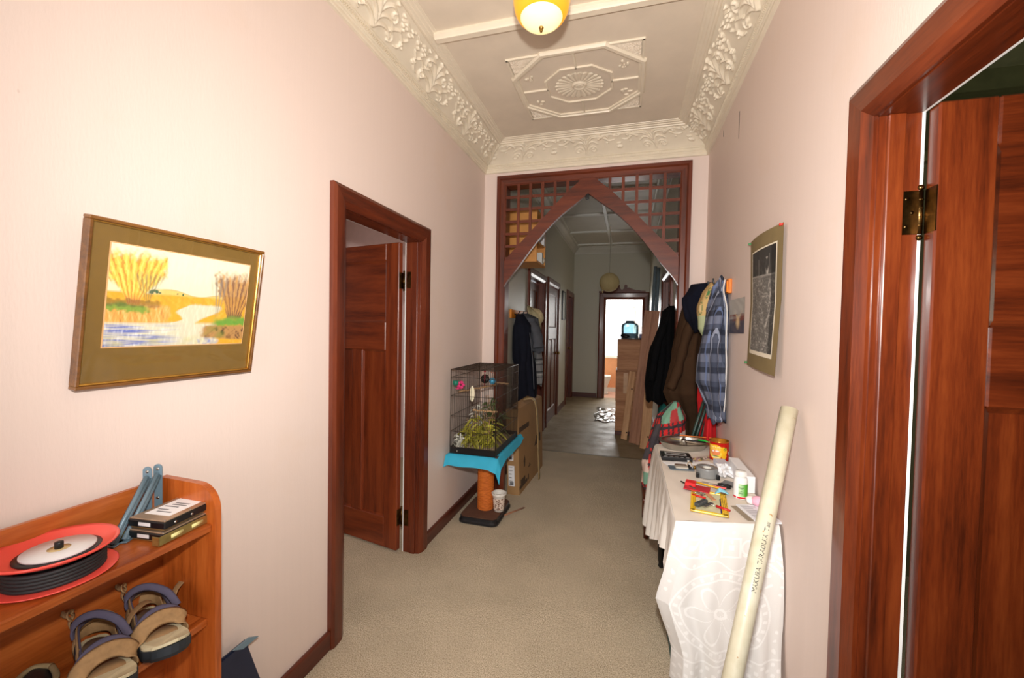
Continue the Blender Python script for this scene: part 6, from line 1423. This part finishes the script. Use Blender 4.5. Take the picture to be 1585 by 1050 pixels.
# ------------------------------------------------------------------ planks and pipes leaning on the far right wall
def plank(lab,p0,p1,w,th,mt,knots=()):
    p0,p1=Vector(p0),Vector(p1); d=(p1-p0).normalized(); a=Vector((1,0,0)); a=(a-d*a.dot(d)).normalized(); b_=d.cross(a)
    T=Matrix((( a.x,b_.x,d.x,p0.x),(a.y,b_.y,d.y,p0.y),(a.z,b_.z,d.z,p0.z),(0,0,0,1)))
    t_=thing('timber_plank',p0,lab,'plank','timber planks leaning in the far hall',rot=T.to_euler(),local=True)
    L=(p1-p0).length
    MB().rbox(-w/2,w/2,-th/2,th/2,0,L,.003,1).build('board',mt,t_)
    if knots:
        for (u,v) in knots: MB().cyl((u,-th/2-.0012,v),(u,-th/2+.001,v),.011,n=12).build('knot',plain('dark knot',(66,40,26),.6),t_)
    return t_
plank('short pale pine batten with two knots, leftmost of the leaning timber',(1.325,6.02,.0),(1.425,6.20,.95),.085,.03,M['pine'],((.022,.72),(.028,.10)))
plank('long reddish plank leaning beside the crates, left of the two long boards',(1.440,5.86,0),(1.612,5.96,1.82),.10,.022,M['redpine'])
plank('long pale reddish plank leaning, right of the two long boards',(1.545,5.945,0),(1.705,6.02,1.82),.11,.022,M['redpine'])
plank('short pale pine plank with a knot leaning behind the black coat',(1.590,5.62,0),(1.660,5.84,1.05),.12,.022,M['pine'],((.03,.16),))
plank('dark narrow batten leaning between the long plank and the pine plank',(1.505,5.80,0),(1.62,5.90,1.3),.05,.03,M['redpine'])
for (x,y,x1,y1,h,lab) in ((1.615,6.16,1.705,6.30,2.47,'blue grey plastic pipe leaning in the far right corner, nearer the crates'),(1.67,6.12,1.745,6.22,2.44,'blue grey plastic pipe leaning in the far right corner, nearer the wall')):
    t_=thing('grey_pipe',(x,y,0),lab,'pipe','blue grey pipes leaning in the far hall'); MB().tube([(x,y,0),(x1,y1,h)],.024,14).build('pipe_wall',plain('blue grey pipe',(108,122,130),.4),t_)
# black coat beyond the arch
hk=MB().tube([(XR,4.2,1.77),(XR-.06,4.2,1.77),(XR-.07,4.2,1.80)],.007,8).build('coat_hook',M['black'],None,(XR-.03,4.2,1.77),label='black coat hook on the far right wall above the black coat',cat='hook')
t_=cloth_thing('black_coat','black wool coat hanging just beyond the arch on the right','coat',(1.68,4.2,.85),
  [(0,1.785,1.745,4.20,.022,.05),(.08,1.735,1.715,4.20,.055,.12),(.45,1.40,1.665,4.20,.100,.18),(.85,1.02,1.640,4.20,.128,.20),(1,.88,1.650,4.20,.120,.20)],M['blackcloth'],6,.12,20)
sleeve(t_,[(1.66,4.06,1.60),(1.60,4.03,1.35),(1.565,4.02,1.08)],(.06,.055),M['blackcloth'],5)
bagmesh((1.70,4.3,.62),.06,.10,.22,9).build('teal_bag',plain('dark teal cloth',(12,96,92),.85),None,(1.70,4.3,.40),label='dark teal cloth bag hanging below the black coat',cat='bag')
bagmesh((1.66,4.12,.22),.10,.12,.23,11).build('olive_sack',plain('dull olive sack',(70,62,46),.9),None,(1.66,4.12,0),label='dull olive sack on the floor under the black coat',cat='sack')
# end room: open panelled door and a basin
dd=door('door_7',(1.715,9.72,.01),R(105),.80,2.12,plain('pale painted door',(206,190,168),.5),plain('pale painted door rail',(200,182,160),.5),.70,hinges=False)
bs=thing('toilet',(.80,10.25,0),'white toilet bowl seen through the end doorway','toilet')
MB().lathe([(.10,.16),(.12,.22),(.17,.36),(.185,.42),(.18,.435),(.13,.43),(.10,.30),(.002,.26)],(.80,10.25,0),36,sq=1.2).build('bowl',M['white'],bs)
MB().lathe([(.13,0),(.12,.02),(.10,.06),(.105,.18)],(.80,10.25,0),24,sq=1.2).build('pedestal',M['white'],bs)
struct('baseboard_end_room', MB().box(-.7,3.1,10.585,10.61,0,.10), M['white'])
# glossy sheet added to put the bright window sheen on the far floor
m_,n_,l_,b_=newmat('crumpled sheen plastic'); setp(b_,.22,0,.6)
b_.inputs['Base Color'].default_value=rgb((150,142,126)); bump(n_,l_,b_,noise(n_,l_,coords(n_,l_),5,4,.6),.35,.04)
def runner(U,V):
    k=np.random.RandomState(3); w=.010*np.sin(U*9+V*13)+.008*np.sin(U*17-V*21)+.006*np.sin(V*37+U*5)
    return .82+.36*U+.03*np.sin(V*11), 7.05+1.25*V+.06*np.sin(U*9), .013+.5*w*np.clip(np.minimum(np.minimum(U,1-U),np.minimum(V,1-V))*8,0,1)
MB().grid(50,90,runner).build('sheen_sheet',m_,None,(1.0,7.6,0),label='crumpled plastic sheet added on the far hall floor to carry the window sheen',cat='plastic sheet',norm=False)
struct('trim_carpet_joint', MB().box(XL,XR,YA+1.385,YA+1.415,-.002,.004), plain('worn joint strip',(120,108,88),.6))
# no helper flags left behind
for o in bpy.data.objects:
    if '_local' in o: del o['_local']
